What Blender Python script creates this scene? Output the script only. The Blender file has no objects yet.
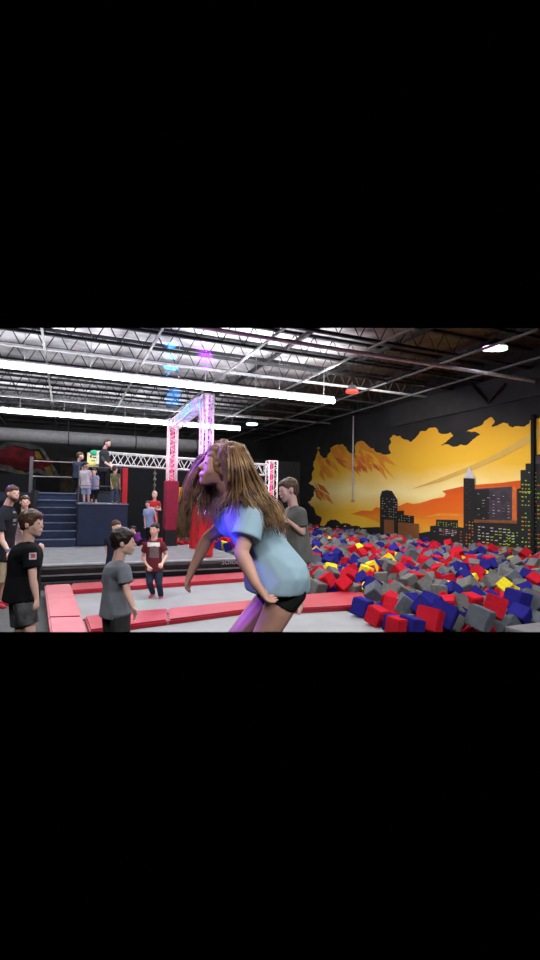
import bpy, bmesh, math, random
import numpy as np
from mathutils import Vector, Matrix

C = bpy.context.scene.collection
R = math.radians
rnd = random.Random(7)

# ------------------------------------------------------------------ camera
F = 480.0
YAW, PITCH, ROLL = R(23.0), math.atan(20 / 480), R(1.0)
CAM = Vector((0, 0, 1.6))
fw = Vector((math.sin(YAW) * math.cos(PITCH), math.cos(YAW) * math.cos(PITCH), math.sin(PITCH)))
r0 = Vector((math.cos(YAW), -math.sin(YAW), 0))
u0 = r0.cross(fw)
rt = (r0 * math.cos(ROLL) + u0 * math.sin(ROLL)).normalized()
up = rt.cross(fw).normalized()
cd = bpy.data.cameras.new('camera')
cam = bpy.data.objects.new('camera', cd)
C.objects.link(cam)
cam.matrix_world = Matrix.Translation(CAM) @ Matrix((rt, up, -fw)).transposed().to_4x4()
cd.sensor_fit = 'HORIZONTAL'
cd.sensor_width = 36
cd.lens = 32
cd.clip_end = 200
bpy.context.scene.camera = cam


def ray(x, y):
    return fw + rt * ((x - 270) / F) - up * ((y - 480) / F)


def PD(x, y, d):
    return CAM + ray(x, y) * d


def on_z(x, y, z):
    v = ray(x, y)
    return CAM + v * ((z - CAM.z) / v.z)


def on_x(x, y, X):
    v = ray(x, y)
    return CAM + v * (X / v.x)


def on_y(x, y, Y):
    v = ray(x, y)
    return CAM + v * (Y / v.y)


def proj(p):
    q = Vector(p) - CAM
    d = q.dot(fw)
    return (270 + F * q.dot(rt) / d, 480 - F * q.dot(up) / d, d)


# the modelled part of the hall ends at two planes (roof side and floor side)
PL = [(rt.cross(ray(270, 632)).normalized(), 632), (rt.cross(ray(270, 328)).normalized(), 328)]
if PL[0][0].z > 0: PL[0] = (-PL[0][0], 632)
if PL[1][0].z < 0: PL[1] = (-PL[1][0], 328)


def crop(bm, fill=True):
    for n, _ in PL:
        if max(((v.co - CAM).dot(n) for v in bm.verts), default=-1) > 1e-4:
            r = bmesh.ops.bisect_plane(bm, geom=bm.verts[:] + bm.edges[:] + bm.faces[:], plane_co=CAM, plane_no=n,
                                       clear_outer=True)
            if fill and bm.verts:
                ed = [e for e in r['geom_cut'] if isinstance(e, bmesh.types.BMEdge) and e.is_valid]
                try:
                    bmesh.ops.holes_fill(bm, edges=ed)
                except Exception:
                    pass


# ------------------------------------------------------------------ materials
MATS = {}


def mat(name, col, rough=.7, emit=0, var=.12, scale=8, bump=0, spec=.4, metal=0, col2=None, sub=0):
    if name in MATS: return MATS[name]
    m = bpy.data.materials.new(name)
    m.use_nodes = True
    nt = m.node_tree
    b = nt.nodes['Principled BSDF']
    tc = nt.nodes.new('ShaderNodeTexCoord')
    nz = nt.nodes.new('ShaderNodeTexNoise')
    nz.inputs['Scale'].default_value = scale
    nz.inputs['Detail'].default_value = 4
    nt.links.new(tc.outputs['Object'], nz.inputs['Vector'])
    cr = nt.nodes.new('ShaderNodeValToRGB')
    c2 = col2 or tuple(min(1, c * (1 + var)) for c in col)
    c1 = col if col2 else tuple(c * (1 - var) for c in col)
    cr.color_ramp.elements[0].position = .35
    cr.color_ramp.elements[1].position = .65
    cr.color_ramp.elements[0].color = (*c1, 1)
    cr.color_ramp.elements[1].color = (*c2, 1)
    nt.links.new(nz.outputs['Fac'], cr.inputs['Fac'])
    nt.links.new(cr.outputs['Color'], b.inputs['Base Color'])
    b.inputs['Roughness'].default_value = rough
    b.inputs['Metallic'].default_value = metal
    b.inputs['Specular IOR Level'].default_value = spec
    if emit:
        nt.links.new(cr.outputs['Color'], b.inputs['Emission Color'])
        b.inputs['Emission Strength'].default_value = emit
    if bump:
        bp = nt.nodes.new('ShaderNodeBump')
        bp.inputs['Strength'].default_value = bump
        nt.links.new(nz.outputs['Fac'], bp.inputs['Height'])
        nt.links.new(bp.outputs['Normal'], b.inputs['Normal'])
    MATS[name] = m
    return m


skin = mat('skin', (.74, .46, .38), .55, scale=6, var=.08)
skin_tan = mat('skin_tan', (.44, .23, .16), .55, scale=6, var=.08)
hair_dark = mat('hair_dark', (.018, .011, .010), .45, scale=60, var=.5, bump=.4)
hair_brown = mat('hair_brown', (.075, .038, .022), .45, scale=60, var=.5, bump=.4)
hair_blond = mat('hair_blond', (.34, .22, .10), .5, scale=40, var=.4, bump=.4)
white_pl = mat('white_paint', (.75, .74, .76), .4)
black_pl = mat('black_plastic', (.012, .012, .014), .5)
black_fab = mat('black_fabric', (.014, .015, .017), .95, scale=20, bump=.2, spec=.1)
navy_fab = mat('navy_fabric', (.016, .022, .042), .9, scale=20, bump=.2, spec=.1)
steel = mat('dark_steel', (.035, .035, .038), .8, metal=0, var=.3, spec=.15)
steel_lt = mat('galvanised_steel', (.42, .42, .44), .4, metal=.4, var=.15)
eye_m = mat('eye_white', (.42, .38, .36), .3)
iris_m = mat('dark_iris', (.02, .012, .01), .2)


# ------------------------------------------------------------------ object helpers
def tag(o, label=None, cat=None, group=None, kind=None):
    if label: o['label'] = label
    if cat: o['category'] = cat
    if group: o['group'] = group
    if kind: o['kind'] = kind
    return o


def empty(name, loc, label, cat, group=None):
    o = bpy.data.objects.new(name, None)
    C.objects.link(o)
    o.location = loc
    o.empty_display_size = .1
    o['org'] = tuple(loc)
    return tag(o, label, cat, group)


def link(name, bm, m, parent=None, smooth=False, docrop=True, org=None):
    """bm is in world coordinates"""
    if docrop: crop(bm)
    if not bm.verts:
        bm.free()
        return None
    if parent is not None:
        o0 = Vector(parent['org'])
    elif org is not None:
        o0 = Vector(org)
    else:
        lo = Vector([min(v.co[i] for v in bm.verts) for i in range(3)])
        hi = Vector([max(v.co[i] for v in bm.verts) for i in range(3)])
        o0 = Vector(((lo.x + hi.x) / 2, (lo.y + hi.y) / 2, lo.z))
    bmesh.ops.translate(bm, verts=bm.verts[:], vec=-o0)
    me = bpy.data.meshes.new(name)
    bm.to_mesh(me)
    bm.free()
    for mm in (m if isinstance(m, (list, tuple)) else [m]): me.materials.append(mm)
    if smooth:
        for p in me.polygons: p.use_smooth = True
    o = bpy.data.objects.new(name, me)
    C.objects.link(o)
    o['org'] = tuple(o0)
    if parent is not None:
        o.parent = parent
    else:
        o.location = o0
    return o


def box(bm, x0, x1, y0, y1, z0, z1, mi=0, bev=0):
    vs = [bm.verts.new((x, y, z)) for x in (x0, x1) for y in (y0, y1) for z in (z0, z1)]
    fs = []
    for q in ((0, 1, 3, 2), (4, 6, 7, 5), (0, 4, 5, 1), (2, 3, 7, 6), (0, 2, 6, 4), (1, 5, 7, 3)):
        f = bm.faces.new([vs[i] for i in q])
        f.material_index = mi
        fs.append(f)
    if bev:
        es = list({e for f in fs for e in f.edges})
        bmesh.ops.bevel(bm, geom=es, offset=bev, segments=2, affect='EDGES', profile=.6)
    return vs


def tube(bm, pts, rad, n=6, mi=0, caps=True):
    pts = [Vector(p) for p in pts]
    if not isinstance(rad, (list, tuple)): rad = [rad] * len(pts)
    rings = []
    for i, p in enumerate(pts):
        t = (pts[min(i + 1, len(pts) - 1)] - pts[max(i - 1, 0)])
        if t.length < 1e-9: t = Vector((0, 0, 1))
        t.normalize()
        a = t.cross(Vector((0, 0, 1)))
        if a.length < .15: a = t.cross(Vector((1, 0, 0)))
        a.normalize()
        b = t.cross(a)
        rings.append([bm.verts.new(p + (a * math.cos(k * 2 * math.pi / n) + b * math.sin(k * 2 * math.pi / n)) * rad[i])
                      for k in range(n)])
    for A, B in zip(rings, rings[1:]):
        for k in range(n):
            f = bm.faces.new((A[k], A[(k + 1) % n], B[(k + 1) % n], B[k]))
            f.material_index = mi
    if caps:
        for rg in (rings[0][::-1], rings[-1]):
            f = bm.faces.new(rg)
            f.material_index = mi


def newbm(): return bmesh.new()


def boxobj(name, b, m, parent=None, bev=0):
    bm = newbm()
    box(bm, *b, bev=bev)
    return link(name, bm, m, parent)


# ------------------------------------------------------------------ room shell
XW, YB = 12.5, 30.0            # painted side wall, far wall
ZC = 6.2
floor_m = mat('grey_carpet', (.12, .125, .13), .95, scale=30, bump=.1, spec=.1)
wall_m = mat('black_wall_paint', (.016, .016, .018), .8, scale=1.5, var=.25)
o = boxobj('floor', (-9, 13.2, 3.5, 31, -.25, -.12), floor_m); tag(o, kind='structure')
o = boxobj('floor', (-9, -.42, 3.5, 31, -.12, -.0), floor_m); tag(o, kind='structure')
o = boxobj('floor', (-.42, 3.7, 9.75, 31, -.12, -.001), mat('dark_floor', (.03, .03, .034), .9)); tag(o, kind='structure')
o = boxobj('wall_right', (XW, XW + .2, 2.5, YB + .2, -.2, ZC + .3), wall_m); tag(o, kind='structure')
o = boxobj('wall_back', (-9, XW, YB, YB + .2, -.2, ZC + .3), wall_m); tag(o, kind='structure')
o = boxobj('wall_left', (-9.2, -9, 8, YB, -.2, ZC + .3), wall_m); tag(o, kind='structure')
# darker band of wall cladding over the mural, with a V shaped brace
o = boxobj('trim_1', (XW - .06, XW, 6.5, 16.5, 4.75, 5.6), mat('grey_cladding', (.028, .028, .03), .8, scale=3)); tag(o, kind='structure')

# ceiling deck: silver faced insulation, wrinkled
cm = bpy.data.materials.new('silver_insulation')
cm.use_nodes = True
nt = cm.node_tree
b = nt.nodes['Principled BSDF']
tc = nt.nodes.new('ShaderNodeTexCoord')
n1 = nt.nodes.new('ShaderNodeTexNoise'); n1.inputs['Scale'].default_value = .9; n1.inputs['Detail'].default_value = 5
n2 = nt.nodes.new('ShaderNodeTexNoise'); n2.inputs['Scale'].default_value = 2.2; n2.inputs['Detail'].default_value = 3
cr = nt.nodes.new('ShaderNodeValToRGB')
cr.color_ramp.elements[0].position = .3; cr.color_ramp.elements[0].color = (.13, .12, .14, 1)
cr.color_ramp.elements[1].position = .65; cr.color_ramp.elements[1].color = (.90, .89, .95, 1)
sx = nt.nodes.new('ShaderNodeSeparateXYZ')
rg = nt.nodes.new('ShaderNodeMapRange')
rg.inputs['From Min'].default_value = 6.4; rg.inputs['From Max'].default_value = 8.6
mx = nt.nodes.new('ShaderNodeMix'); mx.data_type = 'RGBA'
mx.inputs['B'].default_value = (.055, .038, .026, 1)  # dark warm tone paints in the unlit right side of the deck
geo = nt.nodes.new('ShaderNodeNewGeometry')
nt.links.new(geo.outputs['Position'], n1.inputs['Vector'])
nt.links.new(geo.outputs['Position'], n2.inputs['Vector'])
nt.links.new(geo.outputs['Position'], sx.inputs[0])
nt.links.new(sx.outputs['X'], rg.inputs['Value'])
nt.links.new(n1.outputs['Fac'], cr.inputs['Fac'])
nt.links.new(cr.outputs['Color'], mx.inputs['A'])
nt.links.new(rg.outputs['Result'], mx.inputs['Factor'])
nt.links.new(mx.outputs['Result'], b.inputs['Base Color'])
b.inputs['Roughness'].default_value = .5
bp = nt.nodes.new('ShaderNodeBump'); bp.inputs['Strength'].default_value = .5; bp.inputs['Distance'].default_value = .2
nt.links.new(n2.outputs['Fac'], bp.inputs['Height']); nt.links.new(bp.outputs['Normal'], b.inputs['Normal'])
o = boxobj('ceiling', (-9, XW, 6, YB, ZC, ZC + .15), cm); tag(o, kind='structure')

# open web joists along X
ZJ = 5.58
JY = [8.0, 9.9, 11.7, 13.0, 14.35, 16.2, 18.0, 19.8, 21.6, 23.4, 25.2, 27.0, 28.8]
for i, y in enumerate(JY):
    root = bpy.data.objects.new('beam', None); C.objects.link(root)
    root.location = (2, y, ZJ); root['org'] = (2, y, ZJ); root['kind'] = 'structure'
    sm = steel_lt if i in (4, 8) else steel  # chords over the lamp rows paler: lamp light put into their colour
    bm = newbm(); box(bm, -9, XW, y - .05, y + .05, ZC - .07, ZC); link('top_chord', bm, steel, root)
    bm = newbm(); box(bm, -9, XW, y - .05, y + .05, ZJ, ZJ + .07); link('bottom_chord', bm, sm, root)
    bm = newbm()
    n = 36; st = (XW + 9) / n
    for k in range(n):
        x = -9 + k * st
        a = Vector((x, y, ZJ + .04)); t = Vector((x + st / 2, y, ZC - .04)); c = Vector((x + st, y, ZJ + .04))
        tube(bm, [a, t], .014, 4); tube(bm, [t, c], .014, 4)
    link('web', bm, steel, root)
# bridging angles along Y
for x in (-5.8, -3.2, -.65, 1.95, 4.5, 7.1, 9.7, 11.6):
    bm = newbm(); box(bm, x - .03, x + .03, 7.5, YB, ZJ - .05, ZJ)
    o = link('beam', bm, mat('bridging_steel', (.16, .16, .17), .5, metal=.2)); tag(o, kind='structure')
for x in (5.8, 8.4, 10.6):
    bm = newbm(); box(bm, x - .05, x + .05, 7.5, YB, ZC - .2, ZC - .1)
    o = link('beam', bm, steel); tag(o, kind='structure')

# V brace on the side wall
t = empty('wall_brace', on_x(488, 403, 12.4), 'dark V shaped steel brace on the side wall above the mural', 'brace')
bm = newbm()
V3 = [on_x(470, 383, 12.38), on_x(488, 403, 12.38), on_x(504, 384, 12.38)]
tube(bm, V3, .05, 6)
link('brace_arm', bm, black_pl, t)

# sprinkler pipe
bm = newbm()
tube(bm, [(-9, 9.75, 5.2), (XW - .01, 9.75, 5.2)], .05, 10)
o = link('sprinkler_pipe', bm, mat('white_pipe', (.8, .8, .82), .3), org=(3, 9.75, 5.2)); tag(o, 'long pale sprinkler pipe running under the roof joists to the side wall', 'pipe')
bm = newbm()
tube(bm, [(-9, 21.5, 5.54), (9, 21.5, 5.54)], .035, 8)
o = link('conduit_pipe', bm, mat('white_pipe', (.8, .8, .82), .3), org=(3, 21.5, 5.4)); tag(o, 'thin pale conduit just above the farther row of strip lights', 'pipe')
# thin pipe hanging down in front of the mural
p0 = on_x(353, 416, 12.38); p1 = on_x(355, 500, 12.38)
t = empty('wall_conduit', p1, 'thin vertical grey conduit ending partway down the flame mural', 'pipe')
bm = newbm(); tube(bm, [(12.4, p0.y, p0.z), (12.4, p0.y, p1.z)], .035, 8); link('tube', bm, steel_lt, t)
bm = newbm(); box(bm, 12.33, 12.47, p0.y - .06, p0.y + .06, p1.z - .1, p1.z, bev=.02); link('junction_box', bm, steel_lt, t)
# pilaster
pA = on_x(531.5, 415, 12.4); pB = on_x(534.5, 415, 12.4)
o = boxobj('trim_2', (12.36, XW, pB.y, pA.y, -.1, pA.z), black_fab); tag(o, kind='structure')

# duct at the far left
t = empty('air_duct', (1, 24, 4.0), 'fat grey round air duct under the roof behind the far lights', 'duct')
bm = newbm(); tube(bm, [(-9, 24, 4.28), (7.8, 24, 4.28)], .32, 20); link('duct_tube', bm, mat('duct_grey', (.13, .13, .135), .8), t, smooth=True)
for x in (-6, -3, 0, 3, 6):
    bm = newbm(); tube(bm, [(x, 24, 4.28), (x + .06, 24, 4.28)], .345, 20); link('duct_band', bm, steel, t)
    bm = newbm(); tube(bm, [(x, 24, 4.5), (x, 24, ZC)], .012, 5); link('hanger_rod', bm, steel, t)

# strip lights
lamp_m = bpy.data.materials.new('strip_light_glow'); lamp_m.use_nodes = True
b = lamp_m.node_tree.nodes['Principled BSDF']
nz = lamp_m.node_tree.nodes.new('ShaderNodeTexNoise'); nz.inputs['Scale'].default_value = .5
crr = lamp_m.node_tree.nodes.new('ShaderNodeValToRGB')
crr.color_ramp.elements[0].color = (.95, .97, 1, 1); crr.color_ramp.elements[1].color = (1, 1, 1, 1)
lamp_m.node_tree.links.new(nz.outputs['Fac'], crr.inputs['Fac'])
lamp_m.node_tree.links.new(crr.outputs['Color'], b.inputs['Emission Color'])
b.inputs['Emission Strength'].default_value = 26
for row, (yy, xe, rad, rname) in enumerate(((14.1, 8.3, .085, 'nearer'), (21.75, 7.6, .085, 'farther'))):
    names = ['at the end by the painted wall', 'second from its right end', 'in its middle', 'fourth from its right end', 'near its left end']
    for k in range(5):
        x1 = xe - k * 2.46; x0 = x1 - 2.44
        t = empty('strip_light', ((x0 + x1) / 2, yy, 4.95), 'bright white strip light of the %s overhead row, %s' % (rname, names[k]), 'ceiling light', 'overhead strip lights')
        bm = newbm(); box(bm, x0, x1, yy - .05, yy + .05, 5.08, 5.15, bev=.01); link('housing', bm, white_pl, t)
        bm = newbm(); tube(bm, [(x0 + .005, yy, 5.0), (x1 - .005, yy, 5.0)], rad, 10); link('diffuser', bm, lamp_m, t)
        for xx in (x0 + .4, x1 - .4):
            bm = newbm(); tube(bm, [(xx, yy, 5.15), (xx, yy, ZC)], .008, 5); link('hanger', bm, steel_lt, t)


def _u(): pass
def light(kind, name, loc, col, power, target=None, **kw):
    l = bpy.data.lights.new(name, kind)
    l.color = col; l.energy = power
    for k, v in kw.items(): setattr(l, k, v)
    o = bpy.data.objects.new(name, l); C.objects.link(o)
    o.location = loc
    if target is not None:
        o.rotation_euler = (Vector(target) - Vector(loc)).to_track_quat('-Z', 'Y').to_euler()
    return o


# the row of strip lights that hangs over the trampolines, above the part of the roof in view
light('AREA', 'strip_lamp_row', (2.5, 6.4, 5.0), (1, .98, .98), 520, (2.5, 6.4, 0), shape='RECTANGLE', size=12, size_y=.3)
light('AREA', 'strip_lamp_row_behind', (2.5, -1.3, 5.0), (1, .98, .98), 800, (2.5, -1.3, 0), shape='RECTANGLE', size=12, size_y=.3)  # unseen row behind the camera, power raised as front fill
# lamps' own down light
light('AREA', 'strip_lamp_down', (2.3, 14.1, 4.88), (1, 1, 1), 260, (2.3, 14.1, 0), shape='RECTANGLE', size=12, size_y=.15)
light('AREA', 'added_uplight', (2.3, 14.1, 5.2), (1, 1, 1), 110, (2.3, 14.1, 9), shape='RECTANGLE', size=12, size_y=.1)  # extra upward light over the visible rows to brighten the deck
light('AREA', 'added_uplight', (1.5, 21.75, 5.2), (1, 1, 1), 90, (1.5, 21.75, 9), shape='RECTANGLE', size=12, size_y=.1)
light('AREA', 'added_uplight', (5.4, 12.4, 5.25), (1, 1, 1), 130, (5.4, 12.4, 9), shape='RECTANGLE', size=4.5, size_y=.1)  # added uplight with no fixture here, whitens the deck near the row's right end
light('AREA', 'pit_fill_light', (9, 12.0, 5.1), (1, .97, .93), 330, (9.3, 14, 0), shape='RECTANGLE', size=4, size_y=8)  # unseen area light over foam and mural, no fixture modelled

# small coloured stage lamps under the roof
def stage_lamp(px, py, d, w, cols, label):
    c = PD(px, py, d)
    t = empty('stage_light', c, label, 'stage light')
    s = w / 2
    bm = newbm()
    tube(bm, [c + Vector((0, 0, .05)), c + Vector((0, 0, .22))], [s * .95, s * .5], 14); link('lamp_housing', bm, black_pl, t)
    bm = newbm(); tube(bm, [c + Vector((0, 0, .2)), (c.x, c.y, max(c.z + .3, ZJ))], .02, 6); link('mount', bm, steel, t)
    for i, (cc, e, fx) in enumerate(cols):
        bm = newbm()
        q = c + r0 * fx * s
        tube(bm, [q + Vector((0, 0, -.02)), q + Vector((0, 0, .05))], s * (.95 if len(cols) == 1 else .55), 12)
        link('lens', bm, mat('lens_%d_%d' % (px, i), cc, .3, emit=e, var=.02), t)
stage_lamp(495, 349, 12.5, .6, [((.55, 1, .75), 3, .5), ((1, .95, .98), 8, 0), ((.9, .6, 1), 3, -.5)], 'glowing white stage light with green and violet rims under the roof, top right')
stage_lamp(352, 392, 16, .42, [((1, .03, .02), 3, 0)], 'red glowing stage light hanging beyond the end of the nearer light row')
stage_lamp(252, 424.5, 22, .55, [((.55, .75, 1), 3, 0)], 'small pale blue lamp beyond the right end of the farther light row')

# ------------------------------------------------------------------ deck, stairs, platform
deck_top = mat('deck_grey_mat', (.20, .21, .22), .7, scale=5)
t = empty('raised_deck', (1.5, 11.7, 0), 'low grey topped deck with a black padded front edge', 'deck')
bm = newbm(); box(bm, -9, 3.65, 10.05, 13.5, .02, .30); link('deck_top', bm, deck_top, t)
bm = newbm(); box(bm, -9, 3.7, 9.92, 10.06, .0, .27, bev=.04); link('padded_edge', bm, mat('black_vinyl', (.010, .010, .012), .3), t)
bm = newbm(); box(bm, -9, 3.7, 9.97, 10.14, .275, .31, bev=.01); link('edge_strip', bm, mat('pale_strip', (.34, .34, .36), .6), t)
bm = newbm(); box(bm, -9, 3.7, 9.90, 9.925, .10, .13); link('piping', bm, mat('grey_piping', (.16, .16, .17), .6), t)
bm = newbm(); box(bm, -9, 1.57, 13.5, 15.5, .02, .30); link('deck_back', bm, deck_top, t)
# lettering on the black edge
txt = bpy.data.curves.new('lettering', 'FONT'); txt.body = 'School Park'; txt.size = .17; txt.extrude = .003
txo = bpy.data.objects.new('lettering', txt); C.objects.link(txo)
p = on_y(221, 564.5, 9.9)
txo.parent = t; txo.location = Vector((p.x, 9.893, p.z - .0)) - Vector(t['org']); txo.rotation_euler = (R(90), 0, 0)
txt.materials.append(mat('letter_white', (.30, .30, .32), .6))
bpy.context.view_layer.update()
tme = bpy.data.meshes.new_from_object(txo.evaluated_get(bpy.context.evaluated_depsgraph_get()))
tmo = bpy.data.objects.new('printed_lettering', tme); C.objects.link(tmo); tmo.parent = t; tmo.location = txo.location; tmo.rotation_euler = txo.rotation_euler
bpy.data.objects.remove(txo); tmo['label'] = 'small white lettering on the black edge'

stair_m = mat('navy_stair_vinyl', (.016, .032, .085), .5, scale=6)
nose_m = mat('step_nosing', (.20, .24, .34), .4)
t = empty('stairs', (-.2, 14.5, .3), 'navy blue stairs with pale step edges leading up to the platform', 'stairs')
for k in range(7):
    z = .30 + .2 * (k + 1); y = 13.5 + .27 * k
    bm = newbm(); box(bm, -.72, .27, y, 15.5, z - .2, z); link('step', bm, stair_m, t)
    bm = newbm(); box(bm, -.72, .28, y - .02, y + .03, z - .022, z + .004); link('nosing', bm, nose_m, t)
bm = newbm(); box(bm, -.80, -.72, 13.4, 15.5, .3, 1.75); link('side_panel', bm, black_pl, t)

box_m = mat('navy_pad_vinyl', (.012, .024, .062), .45, scale=4)
t = empty('platform_block', (.9, 14, .3), 'large navy padded block beside the stairs with kids on top', 'platform')
bm = newbm(); box(bm, .29, 1.56, 13.51, 15.48, .31, 1.40, bev=.025); link('block', bm, box_m, t)
bm = newbm(); box(bm, .28, 1.57, 13.47, 15.48, 1.40, 1.43); link('edge_trim', bm, nose_m, t)
t = empty('upper_platform', (-1, 16.5, 1.4), 'dark upper platform at the top of the navy stairs', 'platform')
bm = newbm(); box(bm, -6, 1.56, 15.52, 18.5, 1.45, 1.70); link('platform_top', bm, mat('platform_dark', (.02, .026, .04), .8), t)
bm = newbm(); box(bm, -6, -.82, 15.52, 15.6, .0, 1.45); link('front_skirt', bm, black_fab, t)

rail_m = mat('rail_metal', (.16, .16, .18), .35, metal=.5)
t = empty('stair_railing', (-.9, 15.3, 1.7), 'dark metal railing at the top of the stairs with two crossbars', 'railing')
for x in (-.93, .28):
    bm = newbm(); box(bm, x - .045, x + .045, 15.2, 15.29, 1.7, 2.72 if x < 0 else 2.6); link('post', bm, mat('post_grey', (.10, .10, .11), .5), t)
for z in (2.60, 2.16):
    bm = newbm(); tube(bm, [(-.93, 15.25, z), (.28, 15.25, z)], .018, 6); link('rail', bm, mat('post_grey2', (.28, .27, .26), .5), t)
t = empty('platform_railing', (.9, 13.55, 1.42), 'thin cable railing across the front of the navy block', 'railing')
for x in (.30, 1.36):
    bm = newbm(); tube(bm, [(x, 13.56, 1.42), (x, 13.56, 2.42)], .018, 6); link('post', bm, rail_m, t)
for z in (2.39, 1.89):
    bm = newbm(); tube(bm, [(.30, 13.56, z), (1.36, 13.56, z)], .014, 6); link('cable', bm, rail_m, t)
bm = newbm(); box(bm, 1.39, 1.53, 13.46, 13.6, 1.43, 2.40, bev=.02)
o = link('post_pad', bm, mat('bright_red_pad', (.55, .012, .018), .5)); tag(o, 'bright red upright pad at the right corner of the navy block', 'pad')

# game sign behind the platform: yellow panel with a green dome
s0 = PD(94, 459, 15.5)
t = empty('game_sign', (s0.x, s0.y, 1.7), 'pale yellow panel with black marks and a green dome behind the platform', 'sign')
bm = newbm(); box(bm, s0.x - .21, s0.x + .21, s0.y, s0.y + .05, s0.z - .27, s0.z + .2, bev=.03); link('panel', bm, mat('sign_yellow', (.75, .72, .42), .5), t)
bm = newbm(); box(bm, s0.x - .23, s0.x + .23, s0.y - .03, s0.y + .07, s0.z - .20, s0.z - .13); link('yellow_band', bm, mat('sign_band', (.75, .65, .06), .5), t)
for dx, dz, w, h in ((-.1, .08, .05, .08), (.02, .05, .1, .04), (.08, .1, .03, .1), (-.02, -.06, .12, .03)):
    bm = newbm(); box(bm, s0.x + dx - w / 2, s0.x + dx + w / 2, s0.y - .01, s0.y, s0.z + dz - h / 2, s0.z + dz + h / 2); link('mark', bm, black_pl, t)
bm = newbm(); bmesh.ops.create_icosphere(bm, subdivisions=2, radius=.13, matrix=Matrix.Translation((s0.x, s0.y + .02, s0.z + .2)) @ Matrix.Diagonal((1.1, .5, .8, 1)))
link('dome', bm, mat('dome_green', (.03, .45, .22), .5), t, smooth=True)
bm = newbm(); box(bm, s0.x - .04, s0.x + .04, s0.y + .01, s0.y + .04, 1.7, s0.z - .25); link('stand', bm, steel, t)

# graffiti panel on the far wall, left
def poly(bm, pts, mi, z=None):
    vs = [bm.verts.new(p) for p in pts]
    f = bm.faces.new(vs); f.material_index = mi
    return f

def layer_y(bm, pts, Y, mi):
    poly(bm, [on_y(x, y, Y) for x, y in pts], mi)

gm = [mat('g_grey', (.10, .10, .10), .8, scale=2, var=.5), mat('g_red', (.20, .015, .022), .8, scale=1.5, var=.5), mat('g_yellow', (.38, .27, .03), .8, scale=2, var=.3),
      mat('g_brown', (.05, .035, .02), .8, scale=2, var=.4), mat('g_dark', (.012, .012, .014), .8), mat('g_stone', (.20, .19, .17), .8, scale=3, var=.5)]
bm = newbm()
Y = YB - .02
layer_y(bm, [(-14, 450), (-4, 444), (8, 440), (15, 438), (20, 440), (30, 444), (40, 447), (48, 456), (54, 466), (60, 478), (60, 492), (-14, 492)], Y, 4)
layer_y(bm, [(-14, 452), (0, 446), (10, 440), (16, 438), (24, 442), (38, 446), (44, 449), (30, 449), (14, 445), (2, 452), (-14, 460)], Y - .01, 0)
layer_y(bm, [(-14, 462), (0, 450), (12, 446), (26, 449), (34, 451), (38, 458), (56, 460), (50, 467), (40, 469), (22, 470), (14, 467), (-14, 468)], Y - .02, 1)
layer_y(bm, [(35, 451), (39, 452), (43, 459), (37, 459), (35, 455)], Y - .03, 2)
layer_y(bm, [(44, 468), (50, 466), (53, 475), (48, 473)], Y - .03, 2)
layer_y(bm, [(40, 449), (44, 450), (50, 460), (47, 460)], Y - .03, 5)
layer_y(bm, [(51, 464), (54, 466), (60, 477), (56, 477), (52, 470)], Y - .03, 5)
layer_y(bm, [(-14, 464), (0, 464), (10, 466), (17, 470), (26, 473), (36, 468), (48, 472), (58, 477), (44, 475), (36, 472), (30, 476), (22, 478), (14, 473), (0, 470), (-14, 470)], Y - .03, 5)
layer_y(bm, [(16, 470), (23, 471), (25, 473), (20, 473)], Y - .04, 2)
layer_y(bm, [(60, 458), (76, 458), (76, 500), (60, 500)], Y - .01, 3)
o = link('graffiti_mural', bm, gm); tag(o, 'dim red, yellow and grey rock painting on the far wall behind the stairs', 'mural')
o = boxobj('black_curtain', (1.6, 9.5, 19.0, 19.06, 0, 3.3), black_fab); tag(o, 'wide black curtain hanging behind the truss frame', 'curtain')
bm = newbm(); box(bm, -5.5, -.98, 18.6, 18.66, 1.7, 2.35); o = link('black_screen', bm, black_fab); tag(o, 'low black screen at the back of the upper platform', 'screen')

# ------------------------------------------------------------------ trusses
def lattice(bm, a, b, w, n, rad):
    a, b = Vector(a), Vector(b)
    d = (b - a).normalized()
    s = d.cross(Vector((0, 0, 1)))
    if s.length < .1: s = Vector((1, 0, 0))
    s.normalize(); v = d.cross(s).normalized()
    h = w / 2 - rad
    cs = [(s * i + v * j) * h for i, j in ((-1, -1), (1, -1), (1, 1), (-1, 1))]
    L = (b - a).length
    for q in range(4):
        p0, p1 = cs[q], cs[(q + 1) % 4]
        for k in range(n):
            A = a + d * L * k / n; M = a + d * L * (k + .5) / n; B = a + d * L * (k + 1) / n
            tube(bm, [A + p0, M + p1], rad * .55, 5); tube(bm, [M + p1, B + p0], rad * .55, 5)
        for k in (0, n):
            A = a + d * L * k / n
            tube(bm, [A + p0, A + p1], rad * .8, 5)
    return cs

def truss(name, a, b, w, label, m, group=None, glow=None):
    t = empty(name, a if a[2] < b[2] else a, label, 'truss', group)
    n = max(3, round((Vector(b) - Vector(a)).length / (w * 1.0)))
    bm = newbm(); cs = lattice(bm, a, b, w, n, .022); link('lattice', bm, m, t)
    for c in cs:
        bm = newbm(); tube(bm, [Vector(a) + c, Vector(b) + c], .025, 8); link('chord', bm, m, t, smooth=True)
    if glow:
        bm = newbm(); tube(bm, [Vector(a), Vector(b)], .03, 8); link('led_strip', bm, glow, t)
    return t

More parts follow.
